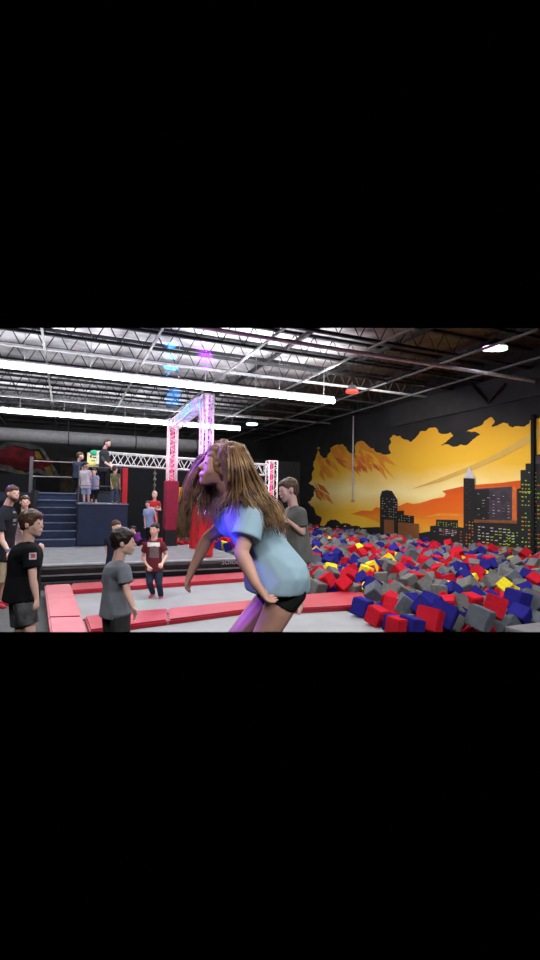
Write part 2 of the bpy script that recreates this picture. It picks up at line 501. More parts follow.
tr_w = mat('truss_white', (.72, .70, .70), .4)
tr_p = mat('truss_aluminium', (.75, .70, .74), .35)
pink = mat('led_pink', (1, .05, .16), .3, emit=1.5, var=.02)
viol = mat('led_violet', (.75, .25, 1), .3, emit=2.5, var=.02)
cyan = mat('led_cyan', (.05, .45, 1), .3, emit=2.5, var=.02)
def ground(px, d):      # world x,y for a column at pixel px and depth d
    p = PD(px, 500, d); return p.x, p.y
x1, y1 = ground(171, 13.3); x2, y2 = ground(205, 10.9); x3, y3 = ground(271, 17.2)
zt1 = PD(171, 419, 13.3).z; zt2 = PD(205, 395, 10.9).z; zt3 = PD(271, 461, 17.2).z
truss('lighting_truss', (x1, y1, .9), (x1, y1, zt1), .27, 'upright white truss tower with a crimson pad around its foot', tr_p, 'truss towers', pink)
truss('lighting_truss', (x2, y2, .9), (x2, y2, zt2), .28, 'tallest truss tower, lit violet, partly behind the girl', tr_p, 'truss towers', viol)
truss('lighting_truss', (x3, y3, .3), (x3, y3, zt3), .36, 'short truss tower with red glow behind the girl\'s back', tr_p, 'truss towers', pink)
truss('lighting_truss', (x1 + .05, y1 - .16, zt1 - .14), (x2 - .1, y2 + .16, zt2 - .14), .26, 'blue lit truss beam joining the two tall towers at the top', tr_p, 'truss beams', cyan)
hz = PD(110, 461, 12.6).z
zA = on_y(97, 458, y3); zB = on_y(266, 470, y3)
truss('lighting_truss', (zA.x, y3, zA.z), (zB.x, y3, zB.z), .42, 'long white horizontal truss beam crossing behind the towers', tr_w, 'truss beams')
bm = newbm(); box(bm, x1 - .18, x1 + .18, y1 - .18, y1 + .18, .72, 2.08, bev=.03)
o = link('tower_pad', bm, mat('crimson_pad', (.30, .012, .045), .6)); tag(o, 'crimson padding wrapped around the foot of the left truss tower', 'pad')
bm = newbm(); box(bm, x1 - .17, x1 + .17, y1 - .17, y1 + .17, .0, .72); o = link('tower_block', bm, black_pl); tag(o, 'black base block under the crimson tower pad', 'base')
bm = newbm(); box(bm, x2 - .17, x2 + .17, y2 - .17, y2 + .17, .31, 1.25, bev=.03)
o = link('tower_pad', bm, mat('bright_red_pad', (.55, .012, .018), .5)); tag(o, 'red padding around the foot of the violet tower behind hair', 'pad')
p = PD(181, 494, 14.2)
bm = newbm(); box(bm, p.x - .14, p.x + .16, p.y, p.y + .15, p.z - .25, p.z + .2, bev=.02)
box(bm, p.x - .02, p.x + .02, p.y + .05, p.y + .1, .0, p.z - .2)
o = link('yellow_sign', bm, mat('sign_amber', (.75, .45, .02), .5)); tag(o, 'amber yellow board on a post right of the crimson tower pad', 'sign')
p = PD(203, 530, 12.6)
bm = newbm(); box(bm, p.x - .3, p.x + .35, p.y, p.y + .3, .1, 1.5, bev=.05)
o = link('standing_pad', bm, mat('bright_red_pad', (.55, .012, .018), .5)); tag(o, 'red standing pad at the back pit, seen through flying hair', 'pad')
# knotted rope hanging from the truss
pr = PD(155, 470, 16.2)
bm = newbm(); tube(bm, [(pr.x, pr.y, pr.z + .05), (pr.x, pr.y, .03)], .02, 6)
for k in range(5):
    bmesh.ops.create_icosphere(bm, subdivisions=2, radius=.055, matrix=Matrix.Translation((pr.x, pr.y, pr.z - .12 - k * .2)))
o = link('knotted_rope', bm, mat('rope', (.20, .19, .16), .9, scale=40), smooth=True); tag(o, 'knotted climbing rope hanging from the horizontal truss', 'rope')

# coloured spots of the lighting rig
for k, (px, py, e, a) in enumerate(((171, 352, 1500, 7), (170, 362, 1900, 7), (171, 372, 2200, 7), (176, 386, 1500, 6), (173, 400, 1800, 5))):
    light('SPOT', 'blue_spot', (x1, y1, zt1 + .15), (.02, .30, 1), e * 16, on_z(px, py, 5.95), spot_size=R(a), spot_blend=.4, shadow_soft_size=.05)
for k, (px, py, e, a) in enumerate(((205, 350, 1500, 9), (206, 361, 1500, 7))):
    light('SPOT', 'violet_spot', (x2, y2, zt2 + .15), (.42, .03, 1), e * 10, on_z(px, py, 5.95), spot_size=R(a), spot_blend=.5, shadow_soft_size=.05)
light('POINT', 'violet_lamp', (x2 - .5, y2 - .6, 3.2), (.8, .35, 1), 60, shadow_soft_size=.1)
light('POINT', 'pink_lamp', (x1 - .5, y1 - .7, 3.0), (1, .55, .65), 30, shadow_soft_size=.1)
light('POINT', 'cyan_lamp', ((x1 + x2) / 2 - .3, (y1 + y2) / 2 - .5, 4.2), (.05, .5, 1), 45, shadow_soft_size=.1)

# ------------------------------------------------------------------ trampolines
bed = mat('trampoline_bed_grey', (.31, .32, .33), .75, scale=3, var=.06, spec=.3)
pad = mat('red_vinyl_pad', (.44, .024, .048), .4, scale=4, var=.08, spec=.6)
pad_side = mat('red_vinyl_side_shade', (.38, .008, .025), .5, scale=4, var=.08)  # darker red for the pad sides, shade put into the colour
pad_glare = mat('glare_pink_pad', (.66, .15, .19), .4, scale=4, var=.08, spec=.6)  # same red vinyl, lamp glare on the left pads painted in as pink

def bedobj(x0, x1, y0, y1, label):
    t = empty('trampoline', ((x0 + x1) / 2, (y0 + y1) / 2, -.1), label, 'trampoline')
    bm = newbm(); box(bm, x0, x1, y0, y1, -.01, .0); link('bed', bm, bed, t)
    bm = newbm()
    for a in ((x0, x1, y0 - .04, y0), (x0, x1, y1, y1 + .04), (x0 - .04, x0, y0, y1), (x1, x1 + .04, y0, y1)): box(bm, *a, -.06, .01)
    link('frame', bm, steel, t)
bedobj(-.1, 3.82, 6.75, 9.3, 'grey trampoline bed between the middle and back red pads')
bedobj(-.1, 3.82, 2.5, 6.7, 'front grey trampoline bed running up to the foam pit')

def padobj(x0, x1, y0, y1, label, m=pad, z=.07):
    bm = newbm(); vs = box(bm, x0 + .006, x1 - .006, y0 + .006, y1 - .006, -.02, z, bev=.02)
    bm.normal_update()
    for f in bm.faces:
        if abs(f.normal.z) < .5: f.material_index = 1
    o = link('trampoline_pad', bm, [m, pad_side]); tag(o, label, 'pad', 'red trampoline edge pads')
def padpoly(px, label, m=pad, z=.07, shrink=.008):
    P = [on_z(x, y, z) for x, y in px]
    c = sum(P, Vector()) / len(P)
    P = [p + (c - p).normalized() * shrink for p in P]
    if (P[1] - P[0]).cross(P[2] - P[1]).z < 0: P.reverse()
    bm = newbm()
    a = [bm.verts.new((p.x, p.y, .005)) for p in P]; b_ = [bm.verts.new(p) for p in P]
    bm.faces.new(a[::-1]); tf = bm.faces.new(b_); n = len(P)
    for i in range(n): bm.faces.new((a[i], a[(i + 1) % n], b_[(i + 1) % n], b_[i]))
    bmesh.ops.bevel(bm, geom=list(tf.edges), offset=.02, segments=2, affect='EDGES')
    bm.normal_update()
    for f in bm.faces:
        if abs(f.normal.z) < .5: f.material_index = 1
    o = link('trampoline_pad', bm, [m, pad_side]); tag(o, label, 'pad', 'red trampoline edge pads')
def lerp(a, b, x): return (x, a[1] + (b[1] - a[1]) * (x - a[0]) / (b[0] - a[0]))
padpoly([(44.5, 585), (70.5, 583.5), (82, 616), (48.2, 617)], 'red pad, painted with pink glare, of the left edge strip reaching to the back corner', pad_glare)
padpoly([(48.2, 617), (82, 616), (94, 650), (52.5, 650)], 'red pad painted with pink glare, nearest the camera in the left edge strip', pad_glare)
fa, fb, na, nb_ = (45, 585), (250, 571.5), (70, 590.5), (250, 578)
for x0, x1, lb in ((71, 187, 'red pad of the back strip just right of the left corner'), (187, 300, 'red pad of the back strip behind the girl')):
    padpoly([lerp(fa, fb, x0), lerp(fa, fb, x1), lerp(na, nb_, x1), lerp(na, nb_, x0)], lb)
fa, fb, na, nb_ = (83, 616), (238, 601), (89, 630), (234, 611)
for x0, x1, lb in ((84, 168, 'red pad of the middle strip behind the grey shirt boy'), (168, 262, 'red pad of the middle strip left of the girl')):
    padpoly([lerp(fa, fb, x0), lerp(fa, fb, x1), lerp(na, nb_, x1), lerp(na, nb_, x0 + (5 if x0 == 84 else 0))], lb)
padpoly([(262, 599), (308, 594), (356, 590), (378, 597.5), (378, 600), (349, 605.5), (308, 607.5), (262, 609.3)], 'red pad of the middle strip with its end pointing into the foam pit', pad, .08)
# green light dot is a projected spot
light('SPOT', 'green_dot_spot', (1.9, 8.0, 4.8), (.1, 1, .35), 260, on_z(144, 604, 0), spot_size=R(5), spot_blend=.6, shadow_soft_size=.02)
# pit rims
o = boxobj('padded_border', (5.2, 12.4, 4.0, 4.52, -.12, .05), mat('grey_rim_pad', (.17, .17, .18), .6), bev=.03); tag(o, 'grey padded rim along the near side of the foam pit', 'rim')
o = boxobj('floor', (3.86, 12.4, 3.2, 29.9, -.32, -.14), black_fab); tag(o, kind='structure')
o = boxobj('trim_3', (12.42, 12.5, 3.2, 29.9, -.1, .16), black_fab); tag(o, kind='structure')

# ------------------------------------------------------------------ big flame and skyline mural (flat paint on wall_right)
def gradmat(name, stops, z0, z1, nscale=1.0, namp=.25, stretch=(1, 1, 1)):
    m = bpy.data.materials.new(name); m.use_nodes = True
    nt = m.node_tree; b = nt.nodes['Principled BSDF']
    g = nt.nodes.new('ShaderNodeNewGeometry')
    s = nt.nodes.new('ShaderNodeSeparateXYZ'); nt.links.new(g.outputs['Position'], s.inputs[0])
    r = nt.nodes.new('ShaderNodeMapRange'); r.inputs['From Min'].default_value = z0; r.inputs['From Max'].default_value = z1
    nt.links.new(s.outputs['Z'], r.inputs['Value'])
    mp = nt.nodes.new('ShaderNodeMapping'); mp.inputs['Scale'].default_value = stretch; mp.inputs['Rotation'].default_value = (R(35), 0, 0)
    nt.links.new(g.outputs['Position'], mp.inputs['Vector'])
    n = nt.nodes.new('ShaderNodeTexNoise'); n.inputs['Scale'].default_value = nscale; n.inputs['Detail'].default_value = 5
    nt.links.new(mp.outputs['Vector'], n.inputs['Vector'])
    a = nt.nodes.new('ShaderNodeMath'); a.operation = 'SUBTRACT'; a.inputs[1].default_value = .5
    nt.links.new(n.outputs['Fac'], a.inputs[0])
    ml = nt.nodes.new('ShaderNodeMath'); ml.operation = 'MULTIPLY'; ml.inputs[1].default_value = namp * 2
    nt.links.new(a.outputs[0], ml.inputs[0])
    ad = nt.nodes.new('ShaderNodeMath'); ad.operation = 'ADD'
    nt.links.new(ml.outputs[0], ad.inputs[0]); nt.links.new(r.outputs['Result'], ad.inputs[1])
    c = nt.nodes.new('ShaderNodeValToRGB')
    while len(c.color_ramp.elements) < len(stops): c.color_ramp.elements.new(.5)
    for e, (p, col) in zip(c.color_ramp.elements, stops): e.position = p; e.color = (*col, 1)
    nt.links.new(ad.outputs[0], c.inputs['Fac']); nt.links.new(c.outputs['Color'], b.inputs['Base Color'])
    b.inputs['Roughness'].default_value = .7; b.inputs['Specular IOR Level'].default_value = .2
    return m

YEL, GOLD, PALE, ORG, RED = (.80, .42, .03), (.85, .50, .04), (.95, .80, .36), (.78, .17, .015), (.55, .06, .01)
sky_m = gradmat('mural_sky', [(0, GOLD), (.25, GOLD), (.42, PALE), (.62, GOLD), (.85, YEL), (1, (.8, .33, .03))], -.1, 4.9, .45, .10, (1, 1, 1.6))
org_m = gradmat('mural_orange', [(0, GOLD), (.2, (.82, .38, .03)), (.5, ORG), (.75, (.75, .13, .012)), (1, (.62, .09, .01))], .2, 2.2, .8, .2, (1, .5, 3))
mm = [sky_m, org_m, mat('m_orangestreak', (.74, .22, .02), .8, scale=1.2, col2=(.80, .34, .03)), mat('m_black', (.012, .011, .012), .8, scale=1),
      mat('m_brown', (.20, .075, .022), .8, scale=2), mat('m_plum', (.045, .035, .05), .8, scale=4, var=.3), mat('m_green', (.30, .50, .04), .8),
      mat('m_white', (.55, .52, .55), .8), mat('m_or', (.62, .14, .03), .8), mat('m_pyr', (.55, .53, .58), .8),
      mat('m_pink', (.32, .12, .14), .8), mat('m_shade', (.66, .42, .09), .8, scale=2, var=.05)]
bm = newbm()
LV = [XW - .01]
def wl(pts, mi, lv=0):
    poly(bm, [on_x(x, y, XW - .02 - .008 * lv) for x, y in pts], mi)
def cr_(ox, oy, s, pts): return [(ox + x / s, oy + y / s) for x, y in pts]
topA = cr_(300, 400, 3.857, [(70, 190), (77, 215), (92, 226), (105, 222), (118, 197), (128, 178), (145, 172), (165, 170), (178, 182), (188, 200), (205, 215), (213, 200), (212, 175), (224, 160), (245, 160), (258, 176), (285, 188), (300, 206), (330, 212), (352, 203), (343, 185), (352, 160), (346, 150), (360, 135), (385, 138), (400, 152), (425, 162), (440, 152)])
topB = cr_(420, 390, 4.5, [(0, 186), (30, 182), (45, 170), (72, 170), (82, 190), (138, 190), (150, 205), (125, 225), (93, 248), (115, 244), (160, 255), (180, 245), (215, 245), (238, 222), (272, 200), (255, 190), (208, 187), (228, 178), (260, 165), (285, 150), (300, 133), (325, 123), (336, 138), (322, 165), (352, 158), (370, 148), (395, 150), (415, 170), (470, 165), (492, 150), (500, 132), (540, 124), (620, 110), (760, 60)])
lowA = cr_(300, 400, 3.857, [(60, 225), (52, 240), (55, 262), (46, 280), (48, 300), (34, 320), (62, 342), (52, 372), (30, 395), (52, 412), (62, 440), (84, 455), (78, 485), (92, 488), (104, 470), (138, 460), (158, 478), (200, 486), (232, 488), (226, 506), (262, 514), (292, 524), (312, 505)])
# sky: fill from outline down to the base line
base_r = [(600, 562), (540, 554), (465, 545), (380, 535.5)]
def jag(pts, it=2, amp=.16, seed=4):
    jr = random.Random(seed)
    for _ in range(it):
        out = []
        for a, b_ in zip(pts, pts[1:]):
            dx, dy = b_[0] - a[0], b_[1] - a[1]; k_ = jr.uniform(-amp, amp)
            out += [a, (a[0] + dx * .5 - dy * k_, a[1] + dy * .5 + dx * k_)]
        pts = out + [pts[-1]]
    return pts
outline = jag(topA + topB) + base_r + jag(lowA, seed=8)[::-1]
vs = [bm.verts.new(on_x(x, y, XW - .02)) for x, y in outline]
f = bm.faces.new(vs); f.material_index = 0; bm.normal_update()
bmesh.ops.triangulate(bm, faces=[f])
def spot_(x, y, r, mi=0):
    wl([(x + r * math.cos(a) * (1 + .3 * math.sin(3 * a)), y + r * .7 * math.sin(a)) for a in [k * math.pi / 4 for k in range(8)]], mi, 0)
for x, y, r in ((337, 527.5, 2.2), (318.5, 448, 1.5), (345, 526, 1)): spot_(x, y, r)
# diagonal shade through the sky
wl([(412, 489), (440, 478), (470, 466), (500, 452), (540, 428), (600, 396), (600, 401), (545, 434), (505, 456), (474, 470), (440, 482)], 11, 1)
# orange bands
wl([(351, 514), (362, 510.5), (372, 511), (376, 507), (384, 509), (400, 505.5), (407, 502.5), (413, 504), (420, 503), (433, 499), (444, 497), (446, 494), (442, 491), (462, 486.5), (480, 484.5), (500, 483), (515, 481), (524, 480), (524, 530), (466, 536), (440, 531), (425, 532), (400, 529), (380, 523), (366, 517)], 1, 2)
wl([(424, 517), (440, 513), (464, 514), (464, 516), (440, 516)], 2, 3)
# red-orange licks at the upper left
for a in ([(317, 457), (321, 455), (326, 470), (334, 478), (328, 477), (320, 468)], [(322, 466), (319, 474), (325, 482), (323, 472)], [(330, 448), (336, 447), (343, 458), (352, 472), (344, 467), (334, 458)],
          [(336, 446), (343, 446), (350, 456), (360, 460), (352, 462), (343, 455)], [(357, 442), (364, 442), (372, 449), (378, 455), (368, 452), (360, 448)],
          [(378, 453), (386, 456), (397, 466), (388, 463), (380, 458)], [(360, 447), (364, 456), (372, 463), (364, 460), (358, 452)],
          [(314, 482), (320, 490), (326, 494), (318, 494)]):
    wl(a, 2, 1)
sr = random.Random(9)
for k in range(46):
    t_ = k / 45
    x = 314 + 66 * t_ + sr.uniform(-2, 2); y = (462 - 14 * min(1, t_ * 3)) + sr.uniform(0, 14) + (4 if t_ > .4 else 0) + (22 if t_ < .12 else 0)
    L = sr.uniform(8, 20); w_ = sr.uniform(1.0, 2.4); an = sr.uniform(.7, 1.1)
    dx, dy = math.cos(an), math.sin(an)
    wl([(x, y), (x + dx * L * .4 - dy * w_, y + dy * L * .4 + dx * w_), (x + dx * L, y + dy * L), (x + dx * L * .4 + dy * w_, y + dy * L * .4 - dx * w_)], sr.choice([2, 2, 8]), 1.5 + .02 * k)
def bld(x0, y0, x1, y1, mi, lv):    # a painted block
    sl = .115
    wl([(x0, y0), (x1, y0 + (x1 - x0) * .02), (x1, y1 + (x1 - x0) * sl), (x0, y1)], mi, lv)
wl([(308, 529), (330, 526), (352, 528), (378, 527), (396, 530), (420, 533), (432, 531), (432, 543), (308, 531)], 3, 3)
wl([(380, 533), (380, 497), (382, 491), (387, 490), (392, 491), (395, 496), (397.5, 500), (397.5, 536)], 3, 4)
wl([(397, 536), (397, 511), (404, 510.5), (404, 515), (414, 516), (414, 538)], 3, 4)
wl([(384, 535), (384, 519.5), (394, 520), (394, 536)], 4, 5)
wl([(398, 537), (398, 522), (419, 524), (419, 540)], 4, 5)
wl([(430, 545), (430, 526), (436, 525.5), (436, 519.5), (458, 520), (458, 527), (466, 528), (466, 549)], 3, 4)
wl([(463.5, 550), (463.5, 478), (474.5, 478.5), (474.5, 553)], 3, 6)
wl([(464, 478), (469, 466.5), (475, 478.5)], 9, 6)
wl([(474, 487.5), (512, 486), (516.5, 487), (516.5, 521), (474, 520)], 8, 4)
wl([(474, 489), (512, 486.5), (512, 521), (474, 520)], 5, 5)
wl([(474, 490), (489, 489.5), (489, 520), (474, 519.5)], 3, 5.5)
wl([(474, 519.5), (517, 520.5), (517, 523.5), (474, 522)], 4, 7)
wl([(470, 554), (470, 522.5), (519, 524), (519, 562)], 3, 5)
wl([(482, 544), (515, 547.5), (517, 550.5), (482, 547)], 4, 7)
wl([(517, 562), (517, 489), (520.5, 488), (520.5, 470), (525.5, 470), (525.5, 463.5), (531, 463.5), (531, 455), (600, 450), (600, 574)], 3, 6.5)
wl([(535.5, 456), (560, 453), (560, 463), (535.5, 464)], 5, 8)
wr = random.Random(3)
def wins(x0, y0, x1, y1, nx, ny, cols, dens, lv, w=.7, h=.35, sl=.1):
    for i in range(nx):
        for j in range(ny):
            if wr.random() > dens: continue
            x = x0 + (x1 - x0) * (i + .5) / nx + wr.uniform(-.2, .2); y = y0 + (y1 - y0) * (j + .5) / ny + (x - x0) * sl
            ww = w * wr.uniform(.7, 1.3)
            wl([(x - ww, y - h), (x + ww, y - h + .1), (x + ww, y + h + .1), (x - ww, y + h)], wr.choice(cols), lv)
wins(381.5, 497, 397, 517, 7, 8, [6, 9, 7], .55, 5.5, .5, .3)
wins(398, 514, 413, 521, 6, 3, [6, 7], .5, 5.5, .5, .3)
wins(437, 521, 458, 526, 8, 3, [6], .7, 5.5, .6, .35)
wins(439, 528, 457, 535, 6, 4, [10, 10, 7], .8, 5.5, 1.0, .4)
wins(431, 530, 438, 543, 3, 6, [7, 3], .4, 5.5, .6, .25)
wins(459, 530, 466, 545, 2, 5, [8], .6, 5.5, .6, .5)
wins(465, 520, 474, 545, 3, 8, [8, 6, 8], .6, 8, .6, .6)
wins(476, 492, 511, 519, 7, 9, [7, 10], .35, 8, 1.0, .25)
wins(477, 525, 515, 543, 9, 6, [7, 7, 6], .55, 8, 1.3, .45)
wins(505, 530, 519, 548, 4, 6, [6], .7, 8, .9, .35)
wins(521, 470, 540, 548, 6, 19, [6, 6, 8], .55, 8, .9, .55, .05)
wins(541, 460, 575, 552, 9, 20, [6, 8, 6], .5, 8, 1.0, .6, .05)
wins(519, 491, 534, 492.5, 8, 1, [6], 1, 8.5, .9, .4, 0)
for k in range(10): wl([(466 + k % 2 * 3, 481 + k * 3), (468 + k % 2 * 3, 481 + k * 3), (468 + k % 2 * 3, 481.6 + k * 3), (466 + k % 2 * 3, 481.6 + k * 3)], 5, 8)
o = link('wall_mural', bm, mm); tag(o, 'huge painted mural of golden flame sky over a black city skyline', 'mural')

# ------------------------------------------------------------------ foam cubes
foam = {'grey': mat('foam_grey', (.155, .155, .15), .95, scale=4, bump=.15, spec=.05, var=.15), 'slate': mat('foam_slate', (.12, .135, .16), .95, scale=4, bump=.15, spec=.05, var=.15),
        'red': mat('foam_red', (.50, .014, .03), .95, scale=4, bump=.15, spec=.05),
        'blue': mat('foam_blue', (.022, .020, .20), .95, scale=4, bump=.15, spec=.05), 'yellow': mat('foam_yellow', (.80, .68, .03), .95, scale=4, bump=.15, spec=.05)}
cube_me = {}
def cube_bm(s):
    bm = newbm(); bmesh.ops.create_cube(bm, size=s)
    bmesh.ops.bevel(bm, geom=bm.edges[:], offset=s * .05, segments=2, affect='EDGES')
    return bm
for c, m in foam.items():
    bm = cube_bm(1); me = bpy.data.meshes.new('foam_cube'); bm.to_mesh(me); bm.free(); me.materials.append(m)
    for p in me.polygons: p.use_smooth = False
    cube_me[c] = me
def rcol(q):
    v = q.random()
    return 'grey' if v < .34 else 'slate' if v < .50 else 'red' if v < .755 else 'blue' if v < .945 else 'yellow'
q = random.Random(11)
cubes = []
def pile(x0, x1, y0, y1, zb, sp, size, hvar, tilt=1):
    ny = int((y1 - y0) / sp); nx = int((x1 - x0) / sp)
    for j in range(ny):
        for i in range(nx):
            x = x0 + (i + .5 + q.uniform(-.28, .28)) * sp; y = y0 + (j + .5 + q.uniform(-.28, .28)) * sp
            z = zb + q.uniform(-hvar, hvar)
            rot = Matrix.Rotation(q.uniform(0, 6.28), 3, 'Z') @ Matrix.Rotation(q.uniform(-.75, .75) * tilt, 3, 'X') @ Matrix.Rotation(q.uniform(-.75, .75) * tilt, 3, 'Y')
            cubes.append([Vector((x, y, z)), rot, size * q.uniform(.93, 1.05), rcol(q)])
pile(3.95, 12.3, 4.65, 29.7, .02, .255, .235, .075)
# a second, sparser layer gives the heaped look
nb = len(cubes)
for k in range(700):
    y = 4.9 + 24 * (q.random() ** 1.5); x = q.uniform(4.1, 12.1)
    rot = Matrix.Rotation(q.uniform(0, 6.28), 3, 'Z') @ Matrix.Rotation(q.uniform(-.8, .8), 3, 'X') @ Matrix.Rotation(q.uniform(-.8, .8), 3, 'Y')
    cubes.append([Vector((x, y, .20 + q.uniform(-.03, .05))), rot, .23, rcol(q)])
# the cubes lying along the pit corner, each placed
def fc(px, py, z, s, col, a=0, b=0, c=0):
    p = on_z(px, py, z)
    rot = Matrix.Rotation(a, 3, 'Z') @ Matrix.Rotation(b, 3, 'X') @ Matrix.Rotation(c, 3, 'Y')
    cubes.append([p, rot, s, col])
hand = [(362, 607, .13, .23, 'blue', .5, .2, .1, 'deep blue foam cube at the pit corner beside the red pad end'),
        (377, 616, .12, .22, 'red', .3, .3, .1, 'red foam cube on the trampoline edge between two blue cubes'),
        (391, 608, .18, .23, 'red', .9, .2, .5, 'red foam cube propped just behind the pit corner'),
        (394, 624, .10, .20, 'blue', .2, .1, .1, 'narrow blue foam cube standing at the pit edge behind the front red one'),
        (398, 627, .12, .22, 'red', .15, .05, .1, 'bright red foam cube nearest the camera on the trampoline edge'),
        (411, 627, .12, .23, 'blue', .2, .1, .2, 'dark blue foam cube nearest the camera at the pit edge'),
        (430, 620, .17, .28, 'red', .5, .1, .35, 'large red foam cube at the front of the pit'),
        (431, 606, .24, .27, 'blue', .4, .2, .6, 'blue foam cube tilted on top of the front heap'),
        (443, 615, .20, .30, 'blue', .6, .35, .4, 'large blue foam cube leaning against a blue one at the front'),
        (373, 586, .20, .24, 'blue', .5, .4, .4, 'blue foam cube perched beyond the end of the red pad'),
        (505, 586, .34, .18, 'yellow', .2, .6, .6, 'bright yellow foam cube standing highest on the heap'),
        (512, 590, .26, .16, 'yellow', .9, .4, .1, 'small yellow foam block beside the highest yellow cube'),
        (495, 606, .24, .27, 'red', .7, .3, .2, 'red foam cube in the front heap left of the right frame edge'),
        (480, 618, .20, .26, 'slate', .4, .3, .2, 'slate foam cube in the front of the heap'),
        (517, 600, .24, .27, 'blue', .1, .15, .2, 'flat lying blue foam cube at the right of the heap')]
n0 = len(cubes)
for h in hand: fc(*h[:8])
def clear(p, idx):
    for k in range(n0, len(cubes)):
        if (cubes[k][0] - p).length < .17: return False
    return True
keep = []
for i, cb in enumerate(cubes):
    x, y, d = proj(cb[0])
    if d < 2 or x < 285 or x > 560: continue
    if y > 634 + 9: continue
    if i < n0 and not clear(cb[0], i): continue
    if i < n0 and cb[0].y < 7.05 and cb[0].x < 4.75 and cb[0].y > 6.1: continue
    keep.append((d, i, x, y))
keep.sort()
far = []
cnt = 0
zone_done = {}
for d, i, x, y in keep:
    p, rot, s, col = cubes[i]
    if i < n0 and d < 7.6 and col == 'yellow': col = 'slate'
    if cnt < 290 or i >= n0:
        cnad = {'slate': 'slate grey'}.get(col, col)
        if i >= n0: lab = hand[i - n0][8]; grp = None
        else:
            zn = 'at the front of the pit' if d < 7.4 else 'a little way into the pit' if d < 8.6 else 'near the middle of the pit' if d < 10 else 'in the deeper part of the pit'
            lab = '%s foam cube lying among others %s' % (cnad, zn)
            grp = '%s foam cubes %s' % (cnad, zn)
        crosses = y > 632 - s * 480 / d * .9
        if crosses:
            bm = cube_bm(s)
            bmesh.ops.transform(bm, matrix=Matrix.Translation(p) @ rot.to_4x4(), verts=bm.verts[:])
            ob = link('foam_cube', bm, foam[col])
            if ob is None: continue
        else:
            ob = bpy.data.objects.new('foam_cube', cube_me[col]); C.objects.link(ob)
            ob.matrix_world = Matrix.Translation(p) @ rot.to_4x4() @ Matrix.Diagonal((s, s, s, 1))
        tag(ob, lab, 'foam cube', grp)
        cnt += 1
    else:
        far.append(i)
bm = newbm()
cols = list(foam)
for i in far:
    p, rot, s, col = cubes[i]
    k0 = len(bm.verts)
    r = bmesh.ops.create_cube(bm, size=s, matrix=Matrix.Translation(p) @ rot.to_4x4())
    mi = cols.index(col)
    for f in {f for v in r['verts'] for f in v.link_faces}: f.material_index = mi
o = link('foam_cubes', bm, list(foam.values()), docrop=False); tag(o, 'far stretch of the pit filled with red, blue, grey and yellow foam cubes', 'foam cubes', None, 'stuff')
# small pit behind the deck, under the trusses
k = 0
for j in range(5):
    for i in range(15):
        x = 1.75 + i * .30 + q.uniform(-.05, .05); y = 13.55 + j * .34 + q.uniform(-.05, .05)
        col = q.choice(['red', 'blue', 'slate', 'red', 'blue', 'yellow', 'red'])
        ob = bpy.data.objects.new('foam_cube', cube_me[col]); C.objects.link(ob)
        rot = Matrix.Rotation(q.uniform(0, 6.28), 3, 'Z') @ Matrix.Rotation(q.uniform(-.6, .6), 3, 'X')
        ob.matrix_world = Matrix.Translation((x, y, .22 + q.uniform(-.03, .06))) @ rot.to_4x4() @ Matrix.Diagonal((.24, .24, .24, 1))
        cn = {'slate': 'slate grey'}.get(col, col)
        tag(ob, '%s foam cube in the small pit behind the deck under the truss' % cn, 'foam cube', '%s foam cubes under the truss' % cn)
o = boxobj('floor', (1.6, 3.8, 13.5, 19, .0, .05), black_fab); tag(o, kind='structure')

# ------------------------------------------------------------------ people
_ico = bmesh.new(); bmesh.ops.create_icosphere(_ico, subdivisions=2, radius=1)
ICO = [v.co.copy() for v in _ico.verts]; _ico.free()

def S(c, r, sc=None, ax=None):
    """points of a sphere; sc = (side, front, up) scale in the axes ax"""
    c = Vector(c)
    if sc is None: return [c + v * r for v in ICO]
    A, B, D = ax
    return [c + (A * v.x * sc[0] + B * v.y * sc[1] + D * v.z * sc[2]) * r for v in ICO]

def ring(c, n, r, sc=(1, 1), ax=None):
    c = Vector(c); n = Vector(n).normalized()
    if ax is None:
        a = n.cross(Vector((0, 0, 1)))
        if a.length < .1: a = n.cross(Vector((1, 0, 0)))
        a.normalize(); b = n.cross(a).normalized()
    else: a, b = ax
    return [c + (a * math.cos(t) * sc[0] + b * math.sin(t) * sc[1]) * r for t in [k * math.pi / 10 for k in range(20)]]

def add_hull(bm, pts):
    vs = [bm.verts.new(p) for p in pts]
    r = bmesh.ops.convex_hull(bm, input=vs)
    junk = [g for g in r['geom_interior'] if isinstance(g, bmesh.types.BMVert) and g.is_valid]
    junk += [g for g in r['geom_unused'] if isinstance(g, bmesh.types.BMVert) and g.is_valid]
    bmesh.ops.delete(bm, geom=list(set(junk)), context='VERTS')

def fuse(hulls, voxel, smooth=4, jit=0, seed=0):
    bm = newbm()
    for h in hulls:
        b2 = newbm(); add_hull(b2, h)
        me = bpy.data.meshes.new('t'); b2.to_mesh(me); b2.free(); bm.from_mesh(me); bpy.data.meshes.remove(me)
    me = bpy.data.meshes.new('tmp'); bmesh.ops.recalc_face_normals(bm, faces=bm.faces[:]); bm.to_mesh(me); bm.free()
    ob = bpy.data.objects.new('tmp', me); C.objects.link(ob)
    m = ob.modifiers.new('r', 'REMESH'); m.mode = 'VOXEL'; m.voxel_size = voxel
    if smooth:
        s = ob.modifiers.new('s', 'SMOOTH'); s.iterations = smooth; s.factor = .5
    dg = bpy.context.evaluated_depsgraph_get(); dg.update()
    me2 = bpy.data.meshes.new_from_object(ob.evaluated_get(dg))
    bpy.data.objects.remove(ob); bpy.data.meshes.remove(me)
    bm = newbm(); bm.from_mesh(me2); bpy.data.meshes.remove(me2)
    if jit:
        from mathutils import noise
        bm.normal_update()
        for v in bm.verts:
            v.co += v.normal * jit * noise.noise(v.co * 45 + Vector((seed, 0, 0)))
    return bm

